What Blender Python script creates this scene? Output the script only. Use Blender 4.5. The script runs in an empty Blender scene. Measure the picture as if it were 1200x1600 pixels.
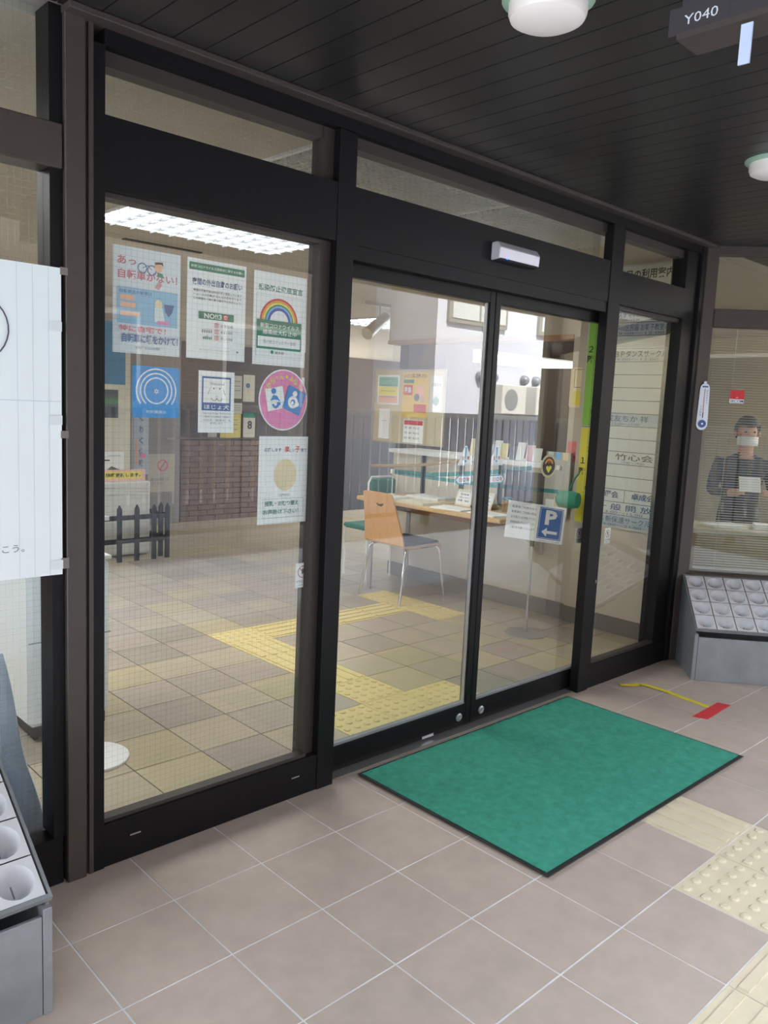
import bpy, bmesh, math, random
from mathutils import Vector, Matrix
from mathutils.geometry import tessellate_polygon
random.seed(7)
PI = math.pi
sc = bpy.context.scene
COL = sc.collection

# ------------------------------------------------------------------ camera
cam_d = bpy.data.cameras.new('camera'); cam = bpy.data.objects.new('camera', cam_d); COL.objects.link(cam)
cam.location = (-1.09503, -2.21200, 1.43120)
cam.rotation_mode = 'XYZ'; cam.rotation_euler = (1.43919577, -0.0465976, -0.75652775)
cam_d.sensor_fit = 'VERTICAL'; cam_d.sensor_height = 24.0; cam_d.lens = 24.0 * 1270.839 / 1600.0
cam_d.clip_start = 0.02; cam_d.clip_end = 200
sc.camera = cam

# ------------------------------------------------------------------ sky, sun, exposure
W = bpy.data.worlds.new('world'); sc.world = W; W.use_nodes = True
bg = W.node_tree.nodes['Background']
bg.inputs['Color'].default_value = (0.80, 0.90, 1.0, 1); bg.inputs['Strength'].default_value = 4.4
sun_d = bpy.data.lights.new('sun', 'SUN'); sun_d.energy = 23; sun_d.angle = 0.02; sun_d.color = (1.0, 0.95, 0.88)
sun = bpy.data.objects.new('sun', sun_d); COL.objects.link(sun)
sun.rotation_euler = (math.radians(-38), math.radians(-12), 0)      # shines from behind the building down onto the far side of the street
sc.view_settings.view_transform = 'Standard'; sc.view_settings.look = 'None'
sc.view_settings.exposure = 0.65; sc.view_settings.gamma = 1.0; sc.view_settings.use_curve_mapping = False
sc.cycles.max_bounces = 10; sc.cycles.diffuse_bounces = 5; sc.cycles.glossy_bounces = 5
sc.cycles.transparent_max_bounces = 40; sc.cycles.caustics_reflective = False; sc.cycles.caustics_refractive = False
sc.cycles.sample_clamp_indirect = 6.0

# ------------------------------------------------------------------ materials
def lin(c):
    return tuple((v/255/12.92 if v/255 <= .04045 else ((v/255+.055)/1.055)**2.4) for v in c)
_M = {}
def M(name, rgb, rough=.6, metal=0., var=0., scale=8., bump=0., bscale=None, spec=.5, emit=0., rnd=0., stretch=None, alpha=1., coat=0.):
    if name in _M: return _M[name]
    m = bpy.data.materials.new(name); m.use_nodes = True; nt = m.node_tree; N = nt.nodes; L = nt.links
    b = N['Principled BSDF']; c = lin(rgb)
    b.inputs['Base Color'].default_value = (*c, 1); b.inputs['Roughness'].default_value = rough
    b.inputs['Metallic'].default_value = metal; b.inputs['Specular IOR Level'].default_value = spec
    b.inputs['Alpha'].default_value = alpha; b.inputs['Coat Weight'].default_value = coat
    if emit:
        b.inputs['Emission Color'].default_value = (*c, 1); b.inputs['Emission Strength'].default_value = emit
    if var or bump or rnd:
        geo = N.new('ShaderNodeNewGeometry'); vec = geo.outputs['Position']
        if stretch:
            mp = N.new('ShaderNodeMapping'); mp.inputs['Scale'].default_value = stretch
            L.new(vec, mp.inputs['Vector']); vec = mp.outputs['Vector']
        nz = N.new('ShaderNodeTexNoise'); nz.inputs['Scale'].default_value = scale; nz.inputs['Detail'].default_value = 6
        nz.inputs['Roughness'].default_value = .65
        L.new(vec, nz.inputs['Vector'])
        mr = N.new('ShaderNodeMapRange'); mr.inputs['From Min'].default_value = .25; mr.inputs['From Max'].default_value = .75
        mr.inputs['To Min'].default_value = 1-var; mr.inputs['To Max'].default_value = 1+var
        L.new(nz.outputs['Fac'], mr.inputs['Value']); val = mr.outputs['Result']
        if rnd:
            oi = N.new('ShaderNodeObjectInfo'); m2 = N.new('ShaderNodeMapRange')
            m2.inputs['To Min'].default_value = 1-rnd; m2.inputs['To Max'].default_value = 1+rnd
            L.new(oi.outputs['Random'], m2.inputs['Value'])
            mu = N.new('ShaderNodeMath'); mu.operation = 'MULTIPLY'; L.new(val, mu.inputs[0]); L.new(m2.outputs['Result'], mu.inputs[1]); val = mu.outputs[0]
        vm = N.new('ShaderNodeVectorMath'); vm.operation = 'SCALE'; vm.inputs[0].default_value = c
        L.new(val, vm.inputs['Scale']); L.new(vm.outputs[0], b.inputs['Base Color'])
        if bump:
            n2 = N.new('ShaderNodeTexNoise'); n2.inputs['Scale'].default_value = bscale or scale*6; n2.inputs['Detail'].default_value = 4
            L.new(vec, n2.inputs['Vector'])
            bp = N.new('ShaderNodeBump'); bp.inputs['Strength'].default_value = bump; bp.inputs['Distance'].default_value = .004
            L.new(n2.outputs['Fac'], bp.inputs['Height']); L.new(bp.outputs['Normal'], b.inputs['Normal'])
    _M[name] = m
    return m

def glass_mat(name, wire=0., tint=(.96, .98, .97), refl=2.0, rough=0.):
    m = bpy.data.materials.new(name); m.use_nodes = True; nt = m.node_tree; N = nt.nodes; L = nt.links
    N.remove(N['Principled BSDF']); out = N['Material Output']
    tr = N.new('ShaderNodeBsdfTransparent'); tr.inputs['Color'].default_value = (*tint, 1)
    gl = N.new('ShaderNodeBsdfGlossy'); gl.inputs['Roughness'].default_value = rough
    fr = N.new('ShaderNodeFresnel'); fr.inputs['IOR'].default_value = 1.5
    geo = N.new('ShaderNodeNewGeometry')
    inv = N.new('ShaderNodeMath'); inv.operation = 'SUBTRACT'; inv.inputs[0].default_value = 1; L.new(geo.outputs['Backfacing'], inv.inputs[1])
    mu = N.new('ShaderNodeMath'); mu.operation = 'MULTIPLY'; mu.inputs[1].default_value = refl; mu.use_clamp = True
    L.new(fr.outputs[0], mu.inputs[0])
    m3 = N.new('ShaderNodeMath'); m3.operation = 'MULTIPLY'; L.new(mu.outputs[0], m3.inputs[0]); L.new(inv.outputs[0], m3.inputs[1])
    mx = N.new('ShaderNodeMixShader'); L.new(m3.outputs[0], mx.inputs[0]); L.new(tr.outputs[0], mx.inputs[1]); L.new(gl.outputs[0], mx.inputs[2])
    res = mx.outputs[0]
    if wire:
        sp = N.new('ShaderNodeSeparateXYZ'); L.new(geo.outputs['Position'], sp.inputs[0])
        def band(o):
            f = N.new('ShaderNodeMath'); f.operation = 'WRAP'; f.inputs[1].default_value = wire; f.inputs[2].default_value = 0
            L.new(o, f.inputs[0])
            l = N.new('ShaderNodeMath'); l.operation = 'LESS_THAN'; l.inputs[1].default_value = .0006; L.new(f.outputs[0], l.inputs[0]); return l.outputs[0]
        mxx = N.new('ShaderNodeMath'); mxx.operation = 'MAXIMUM'; L.new(band(sp.outputs['X']), mxx.inputs[0]); L.new(band(sp.outputs['Z']), mxx.inputs[1])
        k = N.new('ShaderNodeMath'); k.operation = 'MULTIPLY'; L.new(mxx.outputs[0], k.inputs[0]); h = N.new('ShaderNodeMath'); h.operation = 'MULTIPLY'; h.inputs[1].default_value = .4; L.new(inv.outputs[0], h.inputs[0]); L.new(h.outputs[0], k.inputs[1])
        df = N.new('ShaderNodeBsdfDiffuse'); df.inputs['Color'].default_value = (.36, .36, .35, 1)
        m4 = N.new('ShaderNodeMixShader'); L.new(k.outputs[0], m4.inputs[0]); L.new(res, m4.inputs[1]); L.new(df.outputs[0], m4.inputs[2]); res = m4.outputs[0]
    L.new(res, out.inputs['Surface'])
    _M[name] = m
    return m

GLASS = glass_mat('clear_glass'); WGLASS = glass_mat('wired_glass', wire=.018)
VINYL = glass_mat('clear_vinyl', refl=2.2, rough=.12, tint=(.93, .94, .93))
TEALCLEAR = glass_mat('teal_clear_tape', refl=2.0, rough=.1, tint=(.30, .74, .80))
BLACK = M('black_frame', (18, 17, 19), rough=.42, var=.12, scale=30, spec=.2)
BLACKR = M('black_rubber', (22, 22, 23), rough=.7)
BROWN = M('bronze_post', (64, 56, 52), rough=.42, var=.12, scale=14)
OLIVE = M('bronze_bead', (52, 46, 42), rough=.5)
SOFF = M('dark_soffit_board', (35, 33, 34), rough=.36, var=.10, scale=5, rnd=.06)
PAVE = M('pavement_tile', (175, 160, 150), rough=.55, var=.10, scale=9, bump=.15, bscale=220, rnd=.035)
GROUT = M('pavement_grout', (212, 212, 216), rough=.8, var=.3, scale=6)
ITILE = [M('floor_tile_beige', (182, 170, 150), rough=.33, var=.08, scale=6, rnd=.06),
         M('floor_tile_rose', (172, 160, 149), rough=.33, var=.08, scale=6, rnd=.06),
         M('floor_tile_straw', (184, 172, 142), rough=.33, var=.08, scale=6, rnd=.06),
         M('floor_tile_grey', (162, 153, 141), rough=.33, var=.08, scale=6, rnd=.06)]
IGROUT = M('floor_grout', (58, 53, 47), rough=.8)
YTACT = M('tactile_yellow', (222, 206, 148), rough=.45, var=.06, scale=10, rnd=.02)
CTACT = M('tactile_cream', (206, 194, 170), rough=.55, var=.07, scale=14, rnd=.02)
MATG = M('mat_green', (66, 146, 126), rough=.95, var=.22, scale=30, bump=.6, bscale=420, spec=.1)
CEIL = M('interior_ceiling', (188, 180, 168), rough=.8, var=.03, scale=3)
WALLI = M('interior_wall', (202, 190, 174), rough=.75, var=.03, scale=2)
WALLW = M('interior_white_wall', (222, 214, 198), rough=.7, var=.03, scale=2)
SKIRT = M('skirting_grey', (118, 112, 104), rough=.5)
WHITE = M('white', (235, 236, 236), rough=.5)
PAPER = M('paper_white', (248, 250, 250), rough=.8)
STEEL = M('galvanised_steel', (140, 144, 148), rough=.45, metal=.35, var=.18, scale=7)
ALU = M('aluminium', (190, 190, 195), rough=.3, metal=.8)
CHROME = M('chrome', (215, 215, 218), rough=.12, metal=1.)
CUPW = M('cup_plastic', (206, 207, 212), rough=.4)
WOOD = M('chair_plywood', (222, 172, 122), rough=.35, var=.10, scale=6, stretch=(12, 12, 1.0))
WOODT = M('table_wood', (214, 180, 132), rough=.35, var=.10, scale=5, stretch=(6, 1, 6))
DARKW = M('dark_wood_panel', (66, 52, 46), rough=.5, var=.12, scale=5)
BRICK = M('dado_brick', (124, 98, 88), rough=.7, var=.10, scale=12, rnd=.06)
MORTAR = M('dado_mortar', (78, 62, 56), rough=.9)
INK = M('ink_black', (38, 38, 42), rough=.8)
INKB = M('ink_blue', (44, 74, 130), rough=.8)
INKG = M('ink_green', (24, 128, 96), rough=.8)
INKR = M('ink_red', (206, 50, 60), rough=.8)
INKP = M('ink_faded_red', (206, 112, 130), rough=.8)
INKN = M('ink_faded_navy', (84, 112, 158), rough=.8)
INKGR = M('ink_grey', (120, 122, 128), rough=.8)
SKYB = M('print_sky_blue', (28, 150, 226), rough=.6)
FADEB = M('print_faded_blue', (150, 196, 226), rough=.8)
PINK = M('print_pink', (238, 136, 190), rough=.6)
YEL = M('print_yellow', (240, 226, 92), rough=.7)
ORANGE = M('print_orange', (240, 160, 60), rough=.7)
PEACH = M('print_peach', (240, 186, 160), rough=.7)
LIME = M('print_lime', (150, 204, 92), rough=.7)
CREAM = M('print_cream', (238, 222, 180), rough=.8)
TEAL = M('print_teal', (40, 160, 186), rough=.6)
BLUEP = M('print_parking_blue', (46, 100, 176), rough=.6)
LBLUE = M('print_light_blue', (120, 190, 240), rough=.7)
RBLUE = M('print_rainbow_blue', (50, 80, 180), rough=.7)
RED = M('tape_red', (206, 44, 52), rough=.45)
YTAPE = M('tape_yellow', (226, 210, 60), rough=.45)

# ------------------------------------------------------------------ mesh helpers
class MB:
    def __init__(s): s.v = []; s.f = []
    def add(s, vs, fs):
        n = len(s.v); s.v += [tuple(v) for v in vs]; s.f += [tuple(i+n for i in f) for f in fs]; return s
    def box(s, x0, y0, z0, x1, y1, z1):
        return s.add([(x0,y0,z0),(x1,y0,z0),(x1,y1,z0),(x0,y1,z0),(x0,y0,z1),(x1,y0,z1),(x1,y1,z1),(x0,y1,z1)],
                     [(0,3,2,1),(4,5,6,7),(0,1,5,4),(1,2,6,5),(2,3,7,6),(3,0,4,7)])
    def tube(s, pts, r, n=10, caps=True):
        pts = [Vector(p) for p in pts]; rs = r if isinstance(r, (list, tuple)) else [r]*len(pts)
        vs = []; fs = []; up = None
        for i, p in enumerate(pts):
            d = (pts[min(i+1, len(pts)-1)] - pts[max(i-1, 0)]).normalized()
            if up is None or abs(up.dot(d)) > .98: up = Vector((0,0,1)) if abs(d.z) < .9 else Vector((1,0,0))
            a = d.cross(up).normalized(); b = d.cross(a).normalized(); up = -b if up.dot(-b) > 0 else b
            for k in range(n):
                t = 2*PI*k/n; vs.append(p + (a*math.cos(t)+b*math.sin(t))*rs[i])
        for i in range(len(pts)-1):
            for k in range(n):
                k2 = (k+1) % n; fs.append((i*n+k, i*n+k2, (i+1)*n+k2, (i+1)*n+k))
        if caps: fs.append(tuple(range(n-1, -1, -1))); fs.append(tuple((len(pts)-1)*n+k for k in range(n)))
        return s.add(vs, fs)
    def lathe(s, prof, c=(0,0,0), n=24, sx=1., sy=1.):
        vs = []; fs = []
        for r, z in prof:
            for k in range(n):
                t = 2*PI*k/n; vs.append((c[0]+r*math.cos(t)*sx, c[1]+r*math.sin(t)*sy, c[2]+z))
        m = len(prof)
        for i in range(m-1):
            for k in range(n):
                k2 = (k+1) % n; fs.append((i*n+k, i*n+k2, (i+1)*n+k2, (i+1)*n+k))
        fs.append(tuple(range(n-1, -1, -1))); fs.append(tuple((m-1)*n+k for k in range(n)))
        return s.add(vs, fs)
    def prism(s, poly, f0, f1):
        """poly: 2D points, f0/f1: functions mapping a 2D point to the two faces"""
        n = len(poly); vs = [f0(p) for p in poly]+[f1(p) for p in poly]
        tri = tessellate_polygon([[Vector((p[0], p[1], 0)) for p in poly]])
        fs = [tuple(t) for t in tri]+[tuple(i+n for i in reversed(t)) for t in tri]
        fs += [(i, (i+1) % n, n+(i+1) % n, n+i) for i in range(n)]
        return s.add(vs, fs)
    def xform(s, mat):
        s.v = [tuple(mat @ Vector(v)) for v in s.v]; return s
    def mesh(s, name, mat, smooth=False, bevel=0., org=(0,0,0)):
        me = bpy.data.meshes.new(name); o = Vector(org)
        me.from_pydata([tuple(Vector(v)-o) for v in s.v], [], s.f)
        bm = bmesh.new(); bm.from_mesh(me); bmesh.ops.recalc_face_normals(bm, faces=bm.faces)
        if bevel: bmesh.ops.bevel(bm, geom=list(bm.edges), offset=bevel, segments=1, affect='EDGES', clamp_overlap=True)
        bm.to_mesh(me); bm.free()
        if smooth: me.shade_smooth(); me.set_sharp_from_angle(angle=math.radians(40))
        if mat: me.materials.append(mat)
        return me
ORG = {}
def place(o, parent=None, loc=(0,0,0)):
    COL.objects.link(o); o.location = loc
    if parent is not None: o.parent = parent
    ORG[o.name] = Vector(loc) + (ORG.get(parent.name, Vector()) if parent is not None else Vector())
    return o
def tag(o, label, cat, group=None, kind=None):
    if label: o['label'] = label
    if cat: o['category'] = cat
    if group: o['group'] = group
    if kind: o['kind'] = kind
    return o
def empty(name, loc, label, cat, group=None, kind=None, rz=0.):
    o = bpy.data.objects.new(name, None); o.empty_display_size = .1
    place(o, None, loc); o.rotation_euler[2] = rz
    return tag(o, label, cat, group, kind)
def part(name, mb, mat, parent, smooth=False, bevel=0., local=False):
    """a child; mb is in world coordinates (unrotated parent) unless local"""
    org = Vector() if local else ORG[parent.name]
    o = bpy.data.objects.new(name, mb.mesh(name, mat, smooth, bevel, org)); return place(o, parent)
def thing(name, mb, mat, label, cat, group=None, kind=None, smooth=False, bevel=0.):
    xs = [v[0] for v in mb.v]; ys = [v[1] for v in mb.v]; zs = [v[2] for v in mb.v]
    org = ((min(xs)+max(xs))/2, (min(ys)+max(ys))/2, min(zs))
    o = bpy.data.objects.new(name, mb.mesh(name, mat, smooth, bevel, org)); place(o, None, org)
    return tag(o, label, cat, group, kind)
def dup(name, me, parent, loc, rot=None):
    o = bpy.data.objects.new(name, me); place(o, parent, loc)
    if rot: o.rotation_euler = rot
    return o
def box(*a): return MB().box(*a)
_T = {}
def text_data(s, bold=0.):
    k = (s, bold)
    if k not in _T:
        cu = bpy.data.curves.new('lettering', 'FONT'); cu.body = s; cu.resolution_u = 2; cu.offset = bold; cu.space_line = 1.1
        cu.align_x = 'CENTER' if '\n' in s else 'LEFT'
        ob = bpy.data.objects.new('lettering', cu); COL.objects.link(ob)
        dg = bpy.context.evaluated_depsgraph_get(); dg.update()
        me = bpy.data.meshes.new_from_object(ob.evaluated_get(dg))
        _T[k] = ([v.co.copy() for v in me.vertices], [tuple(p.vertices) for p in me.polygons])
        bpy.data.objects.remove(ob); bpy.data.meshes.remove(me)
    return _T[k]

class Sheet:
    """a flat printed thing; local frame x right, z up, printed side towards -y; print positions are fractions of the sheet"""
    def __init__(s, name, w, h, loc, rz, mat, label, cat, group=None, t=.0008, corner=0., shape=None, parent=None, roll=0., kind=None):
        s.w, s.h, s.t, s.k = w, h, t, 0
        if shape is None:
            if corner:
                shape = []
                for cx, cz, a in ((w/2-corner, corner, -90), (w/2-corner, h-corner, 0), (-w/2+corner, h-corner, 90), (-w/2+corner, corner, 180)):
                    for q in range(6):
                        A = math.radians(a+q*18); shape.append((cx+corner*math.cos(A), cz+corner*math.sin(A)))
            else: shape = [(-w/2, 0), (w/2, 0), (w/2, h), (-w/2, h)]
        mb = MB().prism(shape, lambda p: (p[0], 0, p[1]), lambda p: (p[0], t, p[1]))
        s.o = bpy.data.objects.new(name, mb.mesh(name, mat)); place(s.o, parent, loc)
        s.o.rotation_euler = (0, roll, rz)
        if parent is None: tag(s.o, label, cat, group, kind)
    def P(s, x, y): return (-s.w/2+x*s.w, y*s.h)
    def _add(s, name, poly, mat, hole=None):
        s.k += 1; d = -.0003-.00022*s.k
        loops = [[Vector((p[0], p[1], 0)) for p in poly]]; pts = list(poly)
        if hole: loops.append([Vector((p[0], p[1], 0)) for p in hole]); pts += list(hole)
        tri = tessellate_polygon(loops)
        me = bpy.data.meshes.new(name); me.from_pydata([(p[0], d, p[1]) for p in pts], [], [tuple(t) for t in tri]); me.materials.append(mat)
        bm = bmesh.new(); bm.from_mesh(me)
        for f in bm.faces:
            f.normal_update()
            if f.normal.y > 0: f.normal_flip()
        bm.to_mesh(me); bm.free()
        o = bpy.data.objects.new(name, me); return place(o, s.o)
    def rect(s, x0, y0, x1, y1, mat, name='printed_panel'):
        return s._add(name, [s.P(x0,y0), s.P(x1,y0), s.P(x1,y1), s.P(x0,y1)], mat)
    def frame(s, x0, y0, x1, y1, th, mat, name='printed_border'):
        a = s.P(x0,y0); b = s.P(x1,y1)
        return s._add(name, [a,(b[0],a[1]),b,(a[0],b[1])], mat, hole=[(a[0]+th,a[1]+th),(a[0]+th,b[1]-th),(b[0]-th,b[1]-th),(b[0]-th,a[1]+th)])
    def poly(s, pts, mat, name='printed_shape'): return s._add(name, [s.P(*p) for p in pts], mat)
    def disc(s, x, y, r, mat, sy=1., n=28, name='printed_disc'):
        c = s.P(x, y); return s._add(name, [(c[0]+r*math.cos(2*PI*k/n), c[1]+sy*r*math.sin(2*PI*k/n)) for k in range(n)], mat)
    def arc(s, x, y, r0, r1, a0, a1, mat, n=28, name='printed_arc'):
        c = s.P(x, y); an = [math.radians(a0+(a1-a0)*k/n) for k in range(n+1)]
        return s._add(name, [(c[0]+r1*math.cos(a), c[1]+r1*math.sin(a)) for a in an]+[(c[0]+r0*math.cos(a), c[1]+r0*math.sin(a)) for a in reversed(an)], mat)
    def line(s, x0, y0, x1, y1, th, mat, name='printed_line'):
        a = Vector(s.P(x0,y0)); b = Vector(s.P(x1,y1)); n = (b-a).normalized(); n = Vector((-n.y, n.x))*th/2
        return s._add(name, [tuple(a-n), tuple(b-n), tuple(b+n), tuple(a+n)], mat)
    def text(s, st, x0, y0, x1, y1, mat, bold=.008, rot=0., name='lettering'):
        s.k += 1; d = -.0003-.00022*s.k
        vs, fs = text_data(st, bold)
        if not vs: return
        ax = min(v.x for v in vs); bx = max(v.x for v in vs); ay = min(v.y for v in vs); by = max(v.y for v in vs)
        a = s.P(x0,y0); b = s.P(x1,y1); c = ((a[0]+b[0])/2, (a[1]+b[1])/2); cs, sn = math.cos(rot), math.sin(rot)
        out = []
        for v in vs:
            px = a[0]+(v.x-ax)/(bx-ax)*(b[0]-a[0])-c[0]; pz = a[1]+(v.y-ay)/max(by-ay, 1e-6)*(b[1]-a[1])-c[1]
            out.append((c[0]+px*cs-pz*sn, d, c[1]+px*sn+pz*cs))
        me = bpy.data.meshes.new(name); me.from_pydata(out, [], fs); me.materials.append(mat)
        o = bpy.data.objects.new(name, me); return place(o, s.o)

# ================================================================== THE SETTING
# ---- pavement outside: slab plus single tiles on a 0.3 m grid
GX, GY, T = 0.0, -0.2754, 0.3
pav = thing('pavement', box(-9, -3.9, -.12, 12, 0.045, -.0012), GROUT, 'grey tiled pavement under the entrance canopy', 'pavement', kind='structure')
def tile_mesh(name, mat, lx, ly, gap=.0052):
    b = MB().box(gap/2, gap/2, -.01, lx-gap/2, ly-gap/2, 0); return b.mesh(name, mat)
tm = tile_mesh('tile', PAVE, T, T); tmc = tile_mesh('tile', PAVE, T, -GY+.04)
def tact_mesh(name, mat, lx, ly, kind, along='x', n=5):
    b = MB().box(.002, .002, -.01, lx-.002, ly-.002, .001)
    if kind == 'dots':
        for i in range(n):
            for j in range(n):
                cx = lx*(i+.5)/n; cy = ly*(j+.5)/n
                b.lathe([(.016, 0), (.0155, .003), (.010, .0055)], (cx, cy, .001), n=8)
    else:
        for i in range(4):
            if along == 'y':
                c = lx*(i+.5)/4; b.box(c-.014, .012, .001, c+.014, ly-.012, .006)
            else:
                c = ly*(i+.5)/4; b.box(.012, c-.014, .001, lx-.012, c+.014, .006)
    return b.mesh(name, mat)
c_bar_y = tact_mesh('tactile_tile', CTACT, T, T, 'bar', 'y'); c_bar_x = tact_mesh('tactile_tile', CTACT, T, T, 'bar', 'x'); c_dot = tact_mesh('tactile_tile', CTACT, T, T, 'dots')
po = ORG[pav.name]
def put_tile(me, x, y, name='tile'):
    return dup(name, me, pav, Vector((x, y, 0))-po)
for i in range(-3, 14):
    put_tile(tmc, i*T, GY)
    for j in range(6):
        x, y = i*T, GY-(j+1)*T
        if i == 5 and j == 2: put_tile(c_bar_y, x, y, 'tactile_tile')
        elif j == 3 and i in (4, 5): put_tile(c_dot, x, y, 'tactile_tile')
        elif j == 4 and i in (2, 3, 4): put_tile(c_bar_x, x, y, 'tactile_tile')
        else: put_tile(tm, x, y)
# ---- street beyond the pavement
ASPH = M('asphalt', (105, 105, 108), rough=.9, var=.12, scale=20)
thing('road', box(-40, -60, -.14, 40, -3.9, -.05), ASPH, 'grey asphalt street in front of the pavement', 'road', kind='structure')
# ---- interior floor
IX, IPX, IY, IPY = -.0067, .2917, .262, .2822
flo = thing('floor', box(-3.2, .03, -.12, 9.5, 6.3, -.003), IGROUT, 'beige ceramic tile floor of the lobby', 'floor', kind='structure')
fo = ORG[flo.name]
i_mesh = [tile_mesh('tile', m, IPX, IPY, .0055) for m in ITILE]
i_cut = [tile_mesh('tile', m, IPX, IY-.11, .0055) for m in ITILE]
y_dot = tact_mesh('tactile_tile', YTACT, IPX, IPY, 'dots'); y_bx = tact_mesh('tactile_tile', YTACT, IPX, IPY, 'bar', 'x'); y_by = tact_mesh('tactile_tile', YTACT, IPX, IPY, 'bar', 'y')
YT = {}
for i in (4, 5, 6): YT[(i, 0)] = y_dot
YT[(5, 1)] = y_dot
for j in (2, 3, 4): YT[(5, j)] = y_by
YT[(5, 5)] = y_dot
for i in range(6, 10): YT[(i, 5)] = y_bx
for j in (4, 5, 6): YT[(10, j)] = y_dot
WXR = 3.68                                     # inner face of the right-hand wall
rest = MB(); count = 0
for j in range(-1, 21):
    for i in range(-3, 32):
        x = IX+i*IPX; y = IY+j*IPY
        if j == -1: yy, ly = .11, IY-.11
        else: yy, ly = y, IPY
        if x < WXR+.3 and x+IPX > WXR and yy < 2.7 : pass
        if x > WXR and yy < 2.6: continue
        k = random.choice((0, 0, 1, 1, 2, 3))
        if j == -1: dup('tile', i_cut[k], flo, Vector((x, yy, 0))-fo) if -1 <= i <= 13 else None; continue
        if (i, j) in YT: dup('tactile_tile', YT[(i, j)], flo, Vector((x, y, 0))-fo); continue
        # the tiles that show largest are single pieces, the rest one piece of stuff
        vis = (j <= 14 and (j*.62-1.5) <= i <= min(13, 4+j*1.1) + 0 if True else False) or (j < 9 and -2 <= i <= 12)
        if vis and count < 280:
            dup('tile', i_mesh[k], flo, Vector((x, y, 0))-fo); count += 1
        else: rest.box(x+.0018, y+.0018, -.01, x+IPX-.0018, y+IPY-.0018, 0)
r = part('far_tiles', rest, ITILE[0], flo); r['kind'] = 'stuff'
thr = thing('trim_1', box(.81, .02, -.02, 2.45, .112, .004), M('threshold_steel', (150, 150, 152), rough=.35, metal=.6), 'thin steel threshold strip under the sliding doors', 'threshold', kind='structure')

# ---- soffit: single dark boards running out from the facade
SZ = 2.40
sof = thing('soffit', box(-4.2, -2.65, SZ+.012, 8.2, .0, SZ+.15), M('soffit_groove', (14, 13, 13), rough=.8), 'dark board soffit over the entrance', 'ceiling', kind='structure')
so = ORG[sof.name]
pm = box(-.048, -2.645, -.012, .048, -.005, .0).mesh('board', SOFF)
for k in range(-34, 76): dup('board', pm, sof, Vector((.035+.1*k, 0, SZ+.012))-so)
part('fascia', box(-4.2, -2.70, SZ-.02, 8.2, -2.65, SZ+.5), BROWN, sof)
CONC = M('upper_wall_concrete', (190, 182, 170), rough=.8, var=.06, scale=1.5)
thing('wall_upper', box(-4.2, -2.6, SZ+.16, 9.6, 6.6, 6.2), CONC, 'pale upper storey wall above the entrance canopy', 'wall', kind='structure')

# ---- facade posts and beams
def st(name, mb, mat, label, cat='frame', **k): return thing(name, mb, mat, label, cat, kind='structure', **k)
p = empty('trim_2', (-.16, .05, 0), 'bronze corner post left of the wired glass panel', 'post', kind='structure')
part('post_face', box(-.197, -.012, 0, -.142, .10, SZ), BROWN, p, bevel=.002)
part('post_groove', box(-.142, .004, 0, -.132, .10, SZ), OLIVE, p)
part('post_edge', box(-.132, -.006, 0, -.118, .10, SZ), BROWN, p, bevel=.001)
part('door_stop', box(-.118, -.003, 0, -.085, .11, SZ-.06), BLACK, p)
p = empty('trim_3', (.77, .05, 0), 'black mullion between wired glass panel and sliding doors', 'post', kind='structure')
part('post_face', box(.735, -.004, 0, .812, .045, SZ-.06), BLACK, p, bevel=.002)
part('glazing_bead', box(.69, .03, .13, .735, .09, SZ-.06), OLIVE, p)
part('post_rear', box(.735, .10, 0, .80, .15, SZ-.06), BLACK, p)
p = empty('trim_4', (2.51, .05, 0), 'black mullion between sliding doors and right glass panel', 'post', kind='structure')
part('post_face', box(2.452, -.004, 0, 2.545, .045, SZ-.06), BLACK, p, bevel=.002)
part('post_return', box(2.545, .012, 0, 2.585, .052, SZ-.06), BLACK, p)
part('lock_cylinder', MB().lathe([(.010, 0), (.010, .006), (.004, .007)], n=12).xform(Matrix.Translation((2.558, .012, .575)) @ Matrix.Rotation(PI/2, 4, 'X')), ALU, p)
p = empty('trim_5', (3.4, .05, 0), 'black and bronze corner post beside the window with blinds', 'post', kind='structure')
part('post_inner', box(3.235, .012, 0, 3.375, .10, SZ-.04), BLACK, p)
part('post_face', box(3.375, -.006, 0, 3.42, .11, SZ), BLACK, p, bevel=.002)
part('post_corner', MB().prism([(3.42, -.012), (3.488, -.046), (3.57, .05), (3.45, .12), (3.42, .11)], lambda q: (q[0], q[1], 0), lambda q: (q[0], q[1], SZ)), BROWN, p)
# beams
p = empty('trim_6', (1.6, .05, 1.975), 'black header beam above the glass panels and doors', 'beam', kind='structure')
part('beam_face', box(-.085, .0, 1.975, 2.5, .05, 2.167), BLACK, p)
part('beam_face', box(2.5, .0, 1.975, 3.235, .05, 2.135), BLACK, p)
part('door_track_cover', box(.812, .004, 1.925, 2.452, .05, 1.975), BLACK, p)
part('beam_rear', box(-.085, .06, 1.985, 3.235, .12, 2.135), BLACK, p)
part('beam_bead', box(-.085, .03, 1.962, .69, .09, 1.975), OLIVE, p)
part('beam_bead', box(2.585, .03, 1.955, 3.235, .09, 1.975), OLIVE, p)
p = empty('trim_7', (1.6, .05, 2.30), 'black head rail and bronze ledge below the soffit', 'beam', kind='structure')
part('head_rail', box(-.085, .0, 2.342, 3.375, .10, 2.385), BLACK, p)
part('head_bead', box(-.085, .035, 2.302, 3.235, .09, 2.342), OLIVE, p)
part('ledge', box(-.20, -.05, 2.383, 3.46, .12, 2.40), BROWN, p, bevel=.002)
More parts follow.
